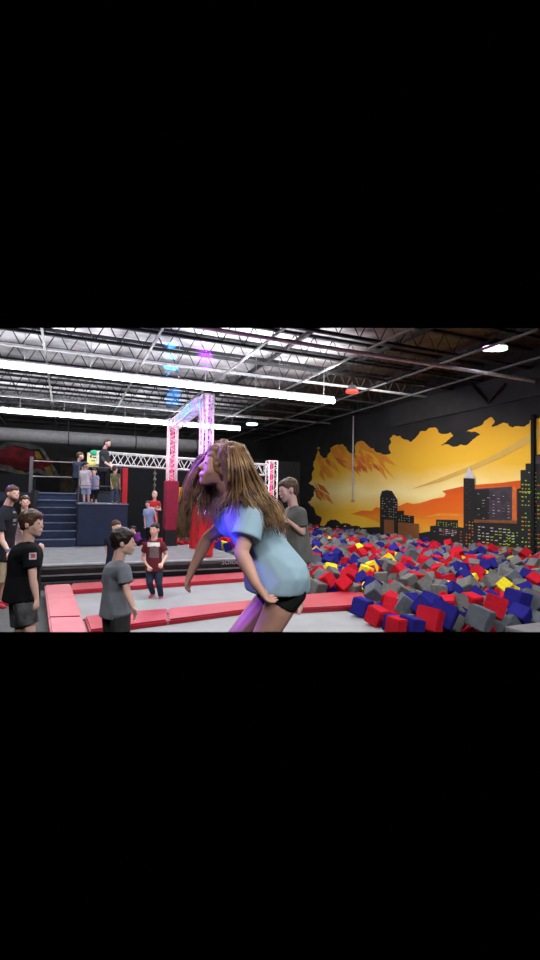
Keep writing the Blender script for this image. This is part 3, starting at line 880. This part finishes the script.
def person(label, D, J, s=1.0, hs=1.0, face=None, hair=hair_dark, skinm=skin, shirt=None, sleeve=.5, pants=None, leg=.85, shoes=None,
           hem=0, vox=.01, fit=1.0, hairlen=0, pfit=1.0, eyes=True, sidew=.17, lat=None, cuts=True, loose=.0, hemring=None, hemadd=None, torso=1.0, hairvol=1.0):
    """J: joints as (px, py, depth offset); face: world unit vector the face looks along."""
    P = {k: PD(v[0], v[1], D + (v[2] if len(v) > 2 else 0)) for k, v in J.items()}
    nd = P['neck'] - P['head']
    if nd.length > .185 * hs: P['neck'] = P['head'] + nd * (.185 * hs / nd.length)
    neck, pel = P['neck'], P['pelvis']
    upv = (neck - pel).normalized()
    if lat is None: lat = r0
    lat = (lat - upv * lat.dot(upv)).normalized()
    front = upv.cross(lat).normalized()
    if face is not None and front.dot(face) < 0: front = -front
    sw = sidew * s
    for sd, sg in (('l', -1), ('r', 1)):
        P.setdefault('sh' + sd, neck + lat * sg * sw - upv * .06 * s)
        P.setdefault('hip' + sd, pel + lat * sg * .085 * s - upv * .03 * s)
        if 'kn' + sd not in P: P['kn' + sd] = P['hip' + sd] - Vector((0, 0, .42 * s))
        if 'an' + sd not in P: P['an' + sd] = P['kn' + sd] - Vector((0, 0, .40 * s))
        if 'el' + sd not in P: P['el' + sd] = P['sh' + sd] - Vector((0, 0, .28 * s)) + lat * sg * .05 * s
        if 'wr' + sd not in P: P['wr' + sd] = P['el' + sd] - Vector((0, 0, .24 * s))
    f = (face or front).normalized()
    hd = P['head']
    hu = J.get('headup')
    hu = Vector((0, 0, 1)) if True else hu
    if 'hup' in P: hu = (P['hup'] - hd).normalized()
    f = (f - hu * f.dot(hu)).normalized()
    hl = hu.cross(f).normalized()
    k = hs
    base = P['anl'] if 'anl' in P else pel
    root = empty('person', (pel.x, pel.y, min(P['anl'].z, P['anr'].z) - .06 * s), label, 'person')
    # ---- body
    H = []
    A3 = (hl, f, hu)
    H.append(S(hd + hu * .025 * k - f * .015 * k, .1 * k, (.76, .93, .88), A3) + S(hd - hu * .05 * k + f * .02 * k, .07 * k, (.80, .9, .8), A3))
    H.append(S(hd + f * .0 * k, .08 * k, (.78, 1, .9), A3) + S(hd - hu * .095 * k + f * .055 * k, .026 * k, (1.1, .8, .7), A3) + S(hd - hu * .06 * k, .058 * k, (1, .9, .7), A3))
    fc_ = []
    for sg in (-1, 1):
        fc_ += S(hd + hl * sg * .028 * k + hu * .030 * k + f * .060 * k, .020 * k) + S(hd + hl * sg * .034 * k - hu * .032 * k + f * .050 * k, .026 * k)
    H.append(fc_ + S(hd - hu * .092 * k + f * .058 * k, .024 * k) + S(hd + hu * .06 * k + f * .04 * k, .03 * k))
    H.append(S(hd + f * .080 * k + hu * .008 * k, .007 * k) + S(hd + f * .098 * k - hu * .026 * k, .0095 * k) + S(hd + f * .068 * k - hu * .030 * k, .017 * k))   # nose
    H.append(S(hd + f * .082 * k - hu * .060 * k + hl * .016 * k, .010 * k) + S(hd + f * .082 * k - hu * .060 * k - hl * .016 * k, .010 * k))                 # lips
    for sg in (-1, 1):
        e = hd + hl * sg * .078 * k - hu * .012 * k - f * .008 * k
        H.append(S(e, .03 * k, (.35, .6, 1), A3))
    H.append(S(hd - hu * .05 * k - f * .02 * k, .055 * k) + S(neck - upv * .01, .062 * s))
    ax = (lat, front, upv)
    T = torso
    waist = pel + (neck - pel) * .38
    chest = pel + (neck - pel) * .75
    H.append(S(neck - upv * .05 * s, .055 * s) + S(P['shl'], .05 * s) + S(P['shr'], .05 * s) + S(chest, .105 * s * T, (1.3, 1, 1), ax))
    H.append(S(chest, .11 * s * T, (1.3, 1, 1), ax) + S(waist, .10 * s * T, (1.2, .95, 1), ax))
    H.append(S(waist, .10 * s * T, (1.2, .95, 1), ax) + S(pel, .105 * s * T, (1.3, 1.0, 1), ax))
    for sd in 'lr':
        sh, el, wr = P['sh' + sd], P['el' + sd], P['wr' + sd]
        H.append(S(sh, .052 * s) + S(el, .037 * s))
        H.append(S(el, .037 * s) + S(el + (wr - el) * .3, .039 * s) + S(wr, .025 * s))
        d = (wr - el).normalized()
        if 'hd' + sd in P: d = (P['hd' + sd] - wr).normalized()
        sidev = d.cross(front)
        if sidev.length < .3: sidev = d.cross(lat)
        sidev.normalize(); pn = d.cross(sidev).normalized()
        # palm, four fingers and thumb
        hsz = .9 * s + .1 * k
        pc = wr + d * .045 * hsz
        H.append(S(wr, .024 * s) + S(wr + d * .085 * hsz, .016 * hsz) + S(wr + d * .078 * hsz + sidev * .026 * hsz, .012 * hsz) + S(wr + d * .078 * hsz - sidev * .026 * hsz, .012 * hsz))
        for q_, (off, ln) in enumerate(((-.033, .062), (-.011, .076), (.011, .072), (.033, .056))):
            b0 = wr + d * .08 * hsz + sidev * off * hsz
            b1 = b0 + (d * .6 + pn * .28 + sidev * off * 4) * ln * .6 * hsz
            b2 = b1 + (d * .35 + pn * .6) * ln * .55 * hsz
            H.append(S(b0, .0105 * hsz) + S(b1, .0095 * hsz)); H.append(S(b1, .0095 * hsz) + S(b2, .0075 * hsz))
        tb = wr + d * .03 * hsz + sidev * .022 * hsz
        t1 = tb + (sidev * .7 + d * .6) * .042 * hsz
        H.append(S(tb, .015 * hsz) + S(t1, .011 * hsz)); H.append(S(t1, .011 * hsz) + S(t1 + (d * .9 + pn * .3) * .03 * hsz, .009 * hsz))
        hp, kn, an = P['hip' + sd], P['kn' + sd], P['an' + sd]
        H.append(S(pel, .10 * s * T) + S(hp, .092 * s * T))
        H.append(S(hp, .090 * s * T) + S(hp + (kn - hp) * .3, .082 * s * T) + S(kn, .052 * s))
        H.append(S(kn, .052 * s) + S(kn + (an - kn) * .3, .054 * s) + S(an, .034 * s))
        toe = P.get('to' + sd, an + f * .14 * s - Vector((0, 0, .045 * s)))
        P['to' + sd] = toe
        heel = an - (toe - an).normalized() * .03 * s - upv * .03 * s
        H.append(S(an, .034 * s) + S(heel, .03 * s) + S(toe, .022 * s))
    link('body', fuse(H, vox, 3), skinm, root, smooth=True)
    # ---- hair
    if hair is not None:
        v = hairvol
        Hh = [S(hd + hu * .038 * k - f * .022 * k, .104 * k * v, (.80, .93, .88), A3) + S(hd - hu * .015 * k - f * .055 * k, .07 * k, (1.0, .8, .9), A3),
              S(hd + hu * .065 * k + f * .03 * k, .062 * k * v, (1.0, .9, .7), A3) + S(hd + hu * .06 * k - f * .03 * k, .08 * k, (.95, .9, .85), A3)]
        link('hair', fuse(Hh, min(vox, .01), 2, .004 * k, rnd.random() * 50), hair, root, smooth=True)
    if eyes:
        for sg in (-1, 1):
            c = hd + hl * sg * .030 * k + hu * .004 * k + f * .0735 * k
            bm = newbm(); bmesh.ops.create_icosphere(bm, subdivisions=2, radius=.0105 * k, matrix=Matrix.Translation(c)); link('eye', bm, eye_m, root, smooth=True)
            bm = newbm(); bmesh.ops.create_icosphere(bm, subdivisions=1, radius=.0085 * k, matrix=Matrix.Translation(c + f * .0045 * k)); link('iris', bm, iris_m, root, smooth=True)
        bm = newbm(); m_ = hd + f * .089 * k - hu * .060 * k
        tube(bm, [m_ + hl * .022 * k - f * .006 * k, m_, m_ - hl * .022 * k - f * .006 * k], .004 * k, 5); link('mouth', bm, mat('lips', (.30, .09, .08), .5), root)
    # ---- shirt
    def clothes(hulls, name, m, sm=2):
        o = link(name, fuse(hulls, vox, sm), m, root, smooth=True); return o
    G = fit * 1.0
    if shirt is not None:
        hem_c = pel - upv * hem * s
        Q = [S(neck - upv * .032 * s, .066 * s) + S(P['shl'], .060 * s * G) + S(P['shr'], .060 * s * G) + S(chest, .118 * s * G * T, (1.3, 1, 1), ax),
             S(chest, .120 * s * G * T, (1.3, 1, 1), ax) + S(waist, .115 * s * G * T, (1.25, 1.0, 1), ax),
             S(waist, .115 * s * G * T, (1.25, 1.0, 1), ax) + (hemring or ring(hem_c, upv, .128 * s * max(G, pfit) * T, (1.28, 1.02 + loose), (lat, front)))
             + (S(pel + upv * .04 * s, .118 * s * max(G, pfit) * T, (1.3, 1.02, .6), ax) if hem > 0 and not hemring else [])
             + (hemadd or (S(P['hipl'] + upv * .02 * s, .112 * s * pfit * T, (1, 1, .3), ax) + S(P['hipr'] + upv * .02 * s, .112 * s * pfit * T, (1, 1, .3), ax) if hem > .05 else []))]
        for sd in 'lr':
            sh, el = P['sh' + sd], P['el' + sd]
            if sleeve <= 1:
                e = sh + (el - sh) * sleeve
                Q.append(S(sh, .061 * s * G) + ring(e, el - sh, .066 * s * G))
            else:
                wr = P['wr' + sd]; Q.append(S(sh, .061 * s * G) + S(el, .05 * s * G)); Q.append(S(el, .05 * s * G) + ring(el + (wr - el) * (sleeve - 1), wr - el, .04 * s))
        clothes(Q, 'shirt', shirt, 14 if hemring else 4)
    if pants is not None:
        Q = [ring(pel + upv * .07 * s, upv, .112 * s * pfit * T, (1.28, 1), (lat, front)) + S(pel - upv * .02 * s, .112 * s * pfit * T, (1.28, 1, .9), ax)]
        for sd in 'lr':
            hp, kn, an = P['hip' + sd], P['kn' + sd], P['an' + sd]
            Q.append(S(pel, .108 * s * pfit * T) + S(hp, .100 * s * pfit * T))
            if leg <= 1:
                Q.append(S(hp, .100 * s * pfit * T) + ring(hp + (kn - hp) * leg, kn - hp, .083 * s * pfit))
            else:
                Q.append(S(hp, .100 * s * pfit * T) + S(kn, .066 * s * pfit)); Q.append(S(kn, .066 * s * pfit) + ring(kn + (an - kn) * min(1, leg - 1), an - kn, .055 * s * pfit))
        clothes(Q, 'trousers' if leg > 1 else 'shorts', pants)
    if shoes is not None:
        for sd in 'lr':
            an, toe = P['an' + sd], P['to' + sd]
            dirn = (toe - an).normalized(); heel = an - dirn * .035 * s - upv * .03 * s
            Q = [S(an - upv * .01 * s, .043 * s) + S(heel, .038 * s) + S(toe, .032 * s) + S(toe - dirn * .05 * s, .036 * s)]
            link('shoe', fuse(Q, vox, 2), shoes, root, smooth=True)
    return root, P, dict(f=f, hu=hu, hl=hl, upv=upv, lat=lat, front=front)

RIGHT = r0.copy(); LEFT = -r0; AWAY = Vector((math.sin(YAW), math.cos(YAW), 0)); TOWARD = -AWAY

def paint(root, part, test, m):
    """give the faces of a garment that fall inside a print area a second material"""
    o = next((c for c in root.children if c.name.split('.')[0] == part), None)
    if o is None: return
    o.data.materials.append(m); org = Vector(o['org']); mi = len(o.data.materials) - 1
    for p in o.data.polygons:
        if p.normal.dot(fw) < .1 and test(*proj(p.center + org)[:2]): p.material_index = mi

# man in black t-shirt, far left
r_, P_, A_ = person('bearded man in black t-shirt and khaki shorts standing at the left edge', 6.9,
    dict(head=(13, 493.5), neck=(5, 512), pelvis=(0, 556), shl=(-2, 519, -.2), shr=(8, 519, .15), ell=(2, 541, -.27), wrl=(8, 551, -.30), hdl=(10, 558, -.3), elr=(12, 540, .2), wrr=(16, 552, .2),
         hipl=(-3, 560, -.1), hipr=(3, 560, .1), knl=(-4, 585, -.12), knr=(4, 584, .12), anl=(-6, 604, -.1), anr=(1, 602, .1), tol=(4, 607, -.1), tor=(11, 605, .1)),
    s=1.03, face=(RIGHT + TOWARD * .45).normalized(), hair=hair_brown, shirt=mat('man_tee', (.018, .02, .026), .9, scale=10, spec=.1), sleeve=.62, pants=mat('khaki', (.36, .32, .20), .9, scale=10), leg=.92,
    shoes=mat('red_shoe', (.42, .02, .04), .6), hem=.06, lat=AWAY, fit=1.12, pfit=1.15, torso=1.12)
paint(r_, 'shirt', lambda x, y: 13 < x < 19.5 and (519 < y < 522 or 524 < y < 525.5 or 511 < y < 513), mat('tee_print', (.20, .22, .22), .8))
hd = P_['head']; f, hu, hl = A_['f'], A_['hu'], A_['hl']
bm = fuse([S(hd - hu * .088 + f * .05, .042) + S(hd - hu * .062 + f * .03 + hl * .045, .026) + S(hd - hu * .062 + f * .03 - hl * .045, .026)], .008, 2, .006)
link('beard', bm, hair_brown, r_, smooth=True)
w = P_['wrl']; bm = newbm(); tube(bm, [w + Vector((0, 0, .03)), w - Vector((0, 0, .005))], .036, 14); link('wristband', bm, mat('wristband_blue', (.25, .28, .5), .5), r_)

# person half hidden between man and boy
person('person in a pale pink top half hidden between the man and the boy', 7.6,
    dict(head=(25, 502), neck=(24, 517), pelvis=(22, 555), shl=(20, 520, -.1), shr=(29, 521, .1), ell=(24, 536, -.15), wrl=(30, 523, -.2), hipl=(20, 560), hipr=(25, 560), anl=(22, 600), anr=(25, 600), knl=(21, 580), knr=(25, 580)),
    s=.86, hs=.9, face=(TOWARD + RIGHT * .6).normalized(), hair=hair_brown, shirt=mat('pink_top', (.55, .38, .44), .8), pants=navy_fab, leg=2, shoes=black_pl, lat=RIGHT)

# boy in black t-shirt
r_, P_, A_ = person('boy in black t-shirt and dark grey shorts with a sleeve patch, facing right', 4.3,
    dict(head=(32.5, 523.5), neck=(27, 545), pelvis=(22, 592), shl=(31, 552, -.17), shr=(26, 552, .15), ell=(33, 580, -.2), wrl=(36.5, 598, -.2), hdl=(37, 606, -.2), elr=(32, 572, .2), wrr=(39, 555, .2),
         hipl=(24, 600, -.08), hipr=(21, 600, .09), knl=(30, 630, -.09), knr=(20, 632, .09), anl=(32, 676, -.09), anr=(17, 678, .09)),
    s=.87, hs=1.0, face=(RIGHT + TOWARD * .1).normalized(), hair=hair_brown, hairvol=1.1, shirt=mat('boy_black_tee', (.010, .011, .013), .95, spec=.1, scale=12), sleeve=.55, pants=mat('camo_grey', (.018, .020, .022), .9, scale=9, col2=(.13, .13, .14)), leg=.80,
    hem=.07, lat=AWAY, vox=.007, fit=1.25, pfit=1.15, skinm=skin, torso=1.05)
paint(r_, 'shirt', lambda x, y: 29 < x < 36.5 and 552.5 < y < 559.5, mat('sleeve_patch', (.5, .5, .52), .8))
paint(r_, 'shirt', lambda x, y: 30.5 < x < 35.5 and 554 < y < 558, mat('patch_red', (.55, .05, .08), .8))

# boy in grey t-shirt
r_, P_, A_ = person('boy in plain grey t-shirt and charcoal shorts with his back half turned', 4.15,
    dict(head=(124, 542), neck=(117, 563), pelvis=(115, 606), shl=(124, 570, -.15), shr=(111, 569, .14), ell=(127, 592, -.18), wrl=(133, 607, -.2), hdl=(136, 615, -.22), elr=(106, 590, .25), wrr=(112, 604, .3),
         hipl=(120, 614, -.07), hipr=(112, 614, .08), knl=(121, 650, -.07), knr=(113, 650, .08), anl=(121, 690, -.06), anr=(113, 690, .08)),
    s=.82, hs=.98, face=(RIGHT + AWAY * .15).normalized(), hair=hair_dark, hairvol=1.1, shirt=mat('boy_grey_tee', (.185, .20, .235), .9, scale=10), sleeve=.60, pants=mat('charcoal_shorts', (.035, .034, .036), .9), leg=.95,
    hem=.10, lat=(AWAY * .8 + LEFT * .6).normalized(), vox=.007, fit=1.18, pfit=1.1)

# child behind him
person('child in dark navy t-shirt standing behind the grey shirt boy', 7.6,
    dict(head=(116.5, 527), neck=(114.5, 540), pelvis=(112.5, 566), ell=(107, 551), wrl=(111, 561), elr=(119, 552), wrr=(121, 562), anl=(109, 602), anr=(116, 602), knl=(109.5, 585), knr=(115, 585)),
    s=.72, hs=.9, face=(RIGHT + TOWARD * .6).normalized(), hair=hair_brown, shirt=navy_fab, sleeve=.5, pants=black_fab, leg=1.9, shoes=black_pl, hem=.05, lat=RIGHT)

# jumping boy in maroon shirt
r_, P_, A_ = person('boy in maroon t-shirt and navy trousers jumping on the trampoline', 7.7,
    dict(head=(154.5, 529.5), neck=(154, 541), pelvis=(154, 568), shl=(146.5, 545), shr=(162.5, 545), ell=(142.5, 557, .05), wrl=(148, 566, -.1), elr=(166.5, 556), wrr=(162.5, 563, -.15),
         hipl=(150.5, 571), hipr=(158, 571), knl=(149.5, 583, -.12), knr=(159, 584, -.1), anl=(153, 593, .12), anr=(161, 596, 0), tol=(149.5, 598, 0), tor=(159.5, 601, -.1)),
    s=.80, hs=.93, face=(TOWARD + LEFT * .25).normalized(), hair=hair_dark, shirt=mat('maroon_tee', (.115, .012, .020), .9), sleeve=.55, pants=mat('dark_jeans', (.012, .022, .045), .9), leg=1.95,
    shoes=mat('crimson_shoe', (.40, .05, .09), .6), hem=.06, lat=RIGHT, vox=.008, fit=1.1)
paint(r_, 'shirt', lambda x, y: 147.5 < x < 160 and 542.5 < y < 546.5, mat('print_white', (.62, .60, .60), .8))
paint(r_, 'shirt', lambda x, y: 149.5 < x < 159 and 547.2 < y < 558 and (x + y) % 3 < 2.4, mat('print_grey', (.17, .15, .16), .8))

# boy behind the girl
person('boy in grey t-shirt jumping right behind the girl, hand at his chest', 4.9,
    dict(head=(288, 490), hup=(286, 478), neck=(293.5, 507), pelvis=(301, 556), shl=(301, 513, -.12), shr=(290, 512, .12), ell=(302.5, 533, -.12), wrl=(290, 522.5, -.2), hdl=(285, 519, -.2), elr=(287, 532, .1), wrr=(281, 540, 0),
         hipl=(301, 562, -.08), hipr=(297, 562, .08), knl=(293, 586, -.08), knr=(289, 584, .08), anl=(301, 604, -.05), anr=(292, 602, .1), tol=(299, 613, -.1)),
    s=.84, hs=1.03, face=(LEFT + TOWARD * .35).normalized(), hair=mat('hair_mid', (.10, .06, .035), .5, scale=60, var=.5), shirt=mat('boy_olive_grey_tee', (.13, .135, .13), .9), sleeve=.65, pants=mat('grey_trackpants', (.10, .11, .10), .9), leg=.9,
    hem=.08, lat=(AWAY * .9 + RIGHT * .4).normalized(), vox=.008, fit=1.15)

# kids by the truss
person('child in red t-shirt with blond hair and folded arms beside the crimson tower', 14.2,
    dict(head=(154.5, 495), neck=(154.5, 501), pelvis=(154, 522), ell=(149, 510), wrl=(156, 507.5, -.2), elr=(160.5, 510), wrr=(153, 508.5, -.2)),
    s=.78, hs=.95, face=TOWARD, hair=mat('hair_platinum', (.55, .48, .33), .6), shirt=mat('kid_red', (.50, .02, .03), .8), pants=navy_fab, leg=1.9, lat=RIGHT, vox=.014, eyes=False)
person('child in light blue t-shirt in front of the red shirt child', 13.4,
    dict(head=(147.5, 504), neck=(149, 509.5), pelvis=(150, 527), ell=(144.5, 518), wrl=(145, 526, -.1), elr=(156, 517), wrr=(157, 525)),
    s=.66, hs=.78, face=TOWARD, hair=hair_brown, shirt=mat('kid_skyblue', (.30, .40, .60), .8), sleeve=.7, pants=black_fab, leg=1.9, lat=RIGHT, vox=.014, eyes=False, fit=1.2)
person('crouching child in purple top at the edge of the small pit', 13.0,
    dict(head=(133, 529.5), neck=(135, 534), pelvis=(139, 541), ell=(131, 540), wrl=(128, 544, -.1), elr=(140, 541), wrr=(136, 545, -.1), knl=(133, 543, -.1), knr=(138, 544, -.1), anl=(136, 547), anr=(140, 547)),
    s=.6, hs=.8, face=(LEFT + TOWARD).normalized(), hair=hair_dark, shirt=mat('kid_purple', (.22, .04, .28), .8), sleeve=1.8, pants=black_fab, leg=1.9, lat=RIGHT, vox=.014, eyes=False)

# kids and man on the platform
person('man in dark long t-shirt and black trousers standing highest on the platform', 14.1,
    dict(head=(107.5, 443), neck=(104, 450), pelvis=(103.5, 470), shl=(101, 453), shr=(107, 453, .1), ell=(103, 461, -.15), wrl=(110.5, 466, -.2), elr=(109, 461, .1), wrr=(112, 467), anl=(101.5, 492), anr=(106, 492), knl=(102, 481), knr=(106.5, 481)),
    s=.96, hs=1.0, face=(RIGHT + TOWARD * .3).normalized(), hair=hair_dark, shirt=mat('charcoal_tee', (.022, .025, .032), .9), sleeve=1.3, pants=black_fab, leg=1.95, shoes=black_pl, lat=(RIGHT + AWAY * .5).normalized(), vox=.013, eyes=False, hem=.05)
person('child in navy t-shirt with brown hair at the left of the platform', 14.1,
    dict(head=(80.5, 456), neck=(78.5, 462), pelvis=(77, 478), anl=(75, 493), anr=(79, 493), ell=(74.5, 470), wrl=(74, 478), elr=(82, 470), wrr=(81, 477)),
    s=.72, hs=.95, face=(RIGHT + AWAY * .2).normalized(), hair=hair_brown, shirt=mat('kid_navy', (.025, .035, .07), .9), pants=black_fab, leg=1.9, shoes=black_pl, lat=RIGHT, vox=.013, eyes=False, fit=1.2)
person('child in white t-shirt and light blue shorts on the platform edge', 12.9,
    dict(head=(86, 465.5), neck=(85, 470.5), pelvis=(86, 487), ell=(80, 478), wrl=(79, 488), elr=(91, 477), wrr=(91, 484), anl=(84, 502), anr=(88.5, 502), knl=(84, 495), knr=(88.5, 495)),
    s=.66, hs=.85, face=(RIGHT + TOWARD * .2).normalized(), hair=hair_dark, shirt=mat('kid_white', (.70, .69, .74), .8), sleeve=.8, pants=mat('kid_lblue', (.36, .44, .62), .8), leg=.9, shoes=mat('shoe_grey', (.25, .26, .3), .6), lat=RIGHT, vox=.012, eyes=False, fit=1.25, pfit=1.25, hem=.06)
person('smaller child in pale blue t-shirt and black shorts with orange shoes', 12.95,
    dict(head=(94, 471.5), neck=(94, 476), pelvis=(95, 489.5), ell=(90, 482), wrl=(90, 488), elr=(98.5, 482), wrr=(98, 488), anl=(92, 501), anr=(96, 502), knl=(91, 496), knr=(96, 496)),
    s=.56, hs=.8, face=TOWARD, hair=hair_dark, shirt=mat('kid_pale', (.30, .36, .50), .8), pants=black_fab, leg=1.6, shoes=mat('shoe_orange', (.6, .25, .08), .6), lat=RIGHT, vox=.012, eyes=False, fit=1.2, pfit=1.2)
person('child in mottled green t-shirt and jeans beside the red upright pad', 13.0,
    dict(head=(115, 469), neck=(115.5, 474), pelvis=(114.5, 488.5), ell=(111, 480), wrl=(112, 487, -.1), elr=(119.5, 480), wrr=(120, 487), anl=(112, 502), anr=(117, 502), knl=(112, 495.5), knr=(117, 495.5)),
    s=.6, hs=.85, face=(RIGHT * .3 + AWAY).normalized(), hair=hair_brown, shirt=mat('kid_camo', (.09, .11, .04), .9, scale=14, col2=(.24, .24, .10)), pants=mat('kid_jeans', (.06, .09, .14), .9), leg=1.9, shoes=mat('shoe_olive', (.12, .13, .06), .7), lat=RIGHT, vox=.012, eyes=False, fit=1.2)

# ---- the girl
GD = 2.45
girl, P_, A_ = person('girl in light blue t-shirt and black shorts, long hair flying, leaning forward', GD,
    dict(head=(219, 467), hup=(227, 438), neck=(241, 502), pelvis=(283, 587), shl=(252, 517, -.17), shr=(240, 512, .17), ell=(241, 553, -.24), wrl=(256, 584, -.31), hdl=(265, 596, -.3),
         elr=(208, 538, .22), wrr=(192, 570, .20), hdr=(186, 585, .2), hipl=(289, 589, -.09), hipr=(279, 589, .09), knl=(250, 664, -.11), knr=(222, 655, .12), anl=(285, 725, -.1), anr=(262, 715, .1)),
    s=.93, hs=.98, face=(LEFT * 1 + TOWARD * .35 + Vector((0, 0, -.25))).normalized(), hair=None, skinm=mat('girl_skin', (.50, .27, .20), .5, var=.06), shirt=mat('girl_blue_tee', (.27, .40, .48), .85, scale=4, var=.1, bump=.2), sleeve=.60,
    pants=mat('girl_black_shorts', (.008, .012, .011), .6), leg=.21, hem=.035, lat=AWAY, vox=.006, fit=1.2, pfit=1.02, torso=.98,
    hemadd=S(PD(286.5, 576, GD - .095), .118) + S(PD(284, 576, GD + .09), .115), hemring=ring(PD(277.5, 589, GD), (RIGHT * .1 + Vector((0, 0, 1))), .168, (1, 1), (RIGHT - Vector((0, 0, .02)), AWAY * 1.25)))
# hair
hd = P_['head']; f, hu, hl = A_['f'], A_['hu'], A_['hl']
g_hair = mat('girl_hair', (.10, .045, .025), .45, scale=14, col2=(.36, .22, .10))
Hh = [S(hd + hu * .04 - f * .022, .106, (.84, .95, .90), (hl, f, hu)) + S(hd - hu * .03 - f * .06, .08), S(hd + hu * .065 + f * .03, .064, (1, .9, .7), (hl, f, hu)) + S(hd + hu * .06 - f * .03, .08)]
bm = fuse(Hh, .007, 2, .01, 3)
hr = random.Random(5)
def strand(pts, r, wob):
    """pts (px, py, depth offset) with a smooth Bezier-like curve"""
    P = [PD(x, y, GD + d) for x, y, d in pts]
    out = []
    n = len(P) - 1
    for i in range(n):
        a, b_ = P[i], P[i + 1]
        pa = P[i - 1] if i else a; pb = P[i + 2] if i + 2 <= n else b_
        for t in (0, .25, .5, .75):
            out.append(.5 * ((2 * a) + (b_ - pa) * t + (2 * pa - 5 * a + 4 * b_ - pb) * t * t + (3 * a - pa - 3 * b_ + pb) * t ** 3))
    out.append(P[-1])
    m = len(out)
    tube(bm, out, [r * (1 - .85 * (i / (m - 1)) ** 1.5) for i in range(m)], 5)
for k in range(380):       # flying forward and down on the far side of the face
    t = hr.random(); dz = hr.uniform(.02, .20)
    sx = 216 + 20 * t + hr.uniform(-3, 3); sy = 442 + 8 * t + hr.uniform(-3, 5)
    if hr.random() < .5:   # outer swoop
        pts = [(sx, sy, dz * .3), (206 - 4 * t + hr.uniform(-3, 3), 458 + hr.uniform(-4, 4), dz), (194 - 6 * t + hr.uniform(-6, 6), 486 + hr.uniform(-6, 6), dz * 1.2), (184 + hr.uniform(-6, 9), 514 + hr.uniform(-12, 12), dz * 1.3), (180 + hr.uniform(-5, 10), 536 + hr.uniform(-14, 10), dz * 1.4)]
    else:
        e = hr.uniform(0, 20)
        pts = [(sx, sy, dz * .3), (207 + e * .4 + hr.uniform(-4, 4), 474, dz), (200 + e * .9 + hr.uniform(-6, 6), 497 + hr.uniform(-6, 6), dz), (196 + e * 1.2 + hr.uniform(-8, 8), 522 + hr.uniform(-16, 10), dz)]
    strand(pts, hr.uniform(.0018, .004), 0)
for k in range(480):       # falling over shoulder and back
    t = hr.random(); dz = hr.uniform(-.19, .05)
    sx = 218 + 26 * t; sy = 441 + 8 * abs(t - .5)
    ex = 262 + 30 * t + hr.uniform(-4, 4)
    pts = [(sx, sy, dz * .5), (232 + 19 * t + hr.uniform(-2, 2), 462, dz), (236 + 27 * t + hr.uniform(-4, 4), 487, dz), (246 + 32 * t + hr.uniform(-4, 4), 508 + hr.uniform(-5, 5), dz - .03), (ex - 5 + hr.uniform(-4, 4) * 1.0, 521 + 12 * t + hr.uniform(-12, 8), dz - .03)]
    strand(pts, hr.uniform(.0022, .0048), 0)
for k in range(120):       # temple and cheek, near side
    dz = hr.uniform(-.16, -.09); e = hr.uniform(0, 14)
    pts = [(221 + e * .5, 440 + hr.uniform(-1, 3), dz * .4), (219 + e * .8, 453, dz * .9), (222 + e, 472, dz), (226 + e * 1.1 + hr.uniform(-3, 3), 495 + hr.uniform(-6, 8), dz - .03)]
    strand(pts, hr.uniform(.002, .0045), 0)
for k in range(110):        # short ones over the shoulder in front
    dz = hr.uniform(-.24, -.1); e = hr.uniform(0, 24)
    pts = [(228 + e * .3, 446, dz * .6), (228 + e * .6, 468, dz), (226 + e * .8, 492, dz), (216 + e * 1.3 + hr.uniform(-8, 8), 512 + hr.uniform(-10, 10), dz)]
    strand(pts, hr.uniform(.002, .0045), 0)
link('hair', bm, g_hair, girl, smooth=True)

# violet and blue effect lights catching the girl and the people at the left
gp = PD(228, 520, GD)
light('SPOT', 'blue_effect_spot', PD(150, 600, 1.7), (.06, .04, 1), 60, PD(232, 530, GD), spot_size=R(24), spot_blend=.6, shadow_soft_size=.06)
light('SPOT', 'violet_effect_spot', PD(90, 380, 2.6), (.24, .08, 1), 170, PD(218, 485, GD), spot_size=R(28), spot_blend=.7, shadow_soft_size=.1)
light('SPOT', 'violet_leg_spot', PD(60, 560, 2.4), (.26, .08, 1), 150, PD(240, 622, GD), spot_size=R(13), spot_blend=.5, shadow_soft_size=.1)
light('SPOT', 'violet_man_spot', PD(-40, 430, 7.2), (.35, .15, 1), 90, PD(10, 492, 6.9), spot_size=R(40), spot_blend=.7, shadow_soft_size=.1)

# ------------------------------------------------------------------ world and view
w = bpy.data.worlds.new('world'); bpy.context.scene.world = w
w.use_nodes = True
w.node_tree.nodes['Background'].inputs['Color'].default_value = (0, 0, 0, 1)
w.node_tree.nodes['Background'].inputs['Strength'].default_value = 0
sc = bpy.context.scene
sc.view_settings.view_transform = 'Standard'
sc.view_settings.look = 'None'
sc.view_settings.exposure = 0
for o in bpy.data.objects:
    if 'org' in o: del o['org']
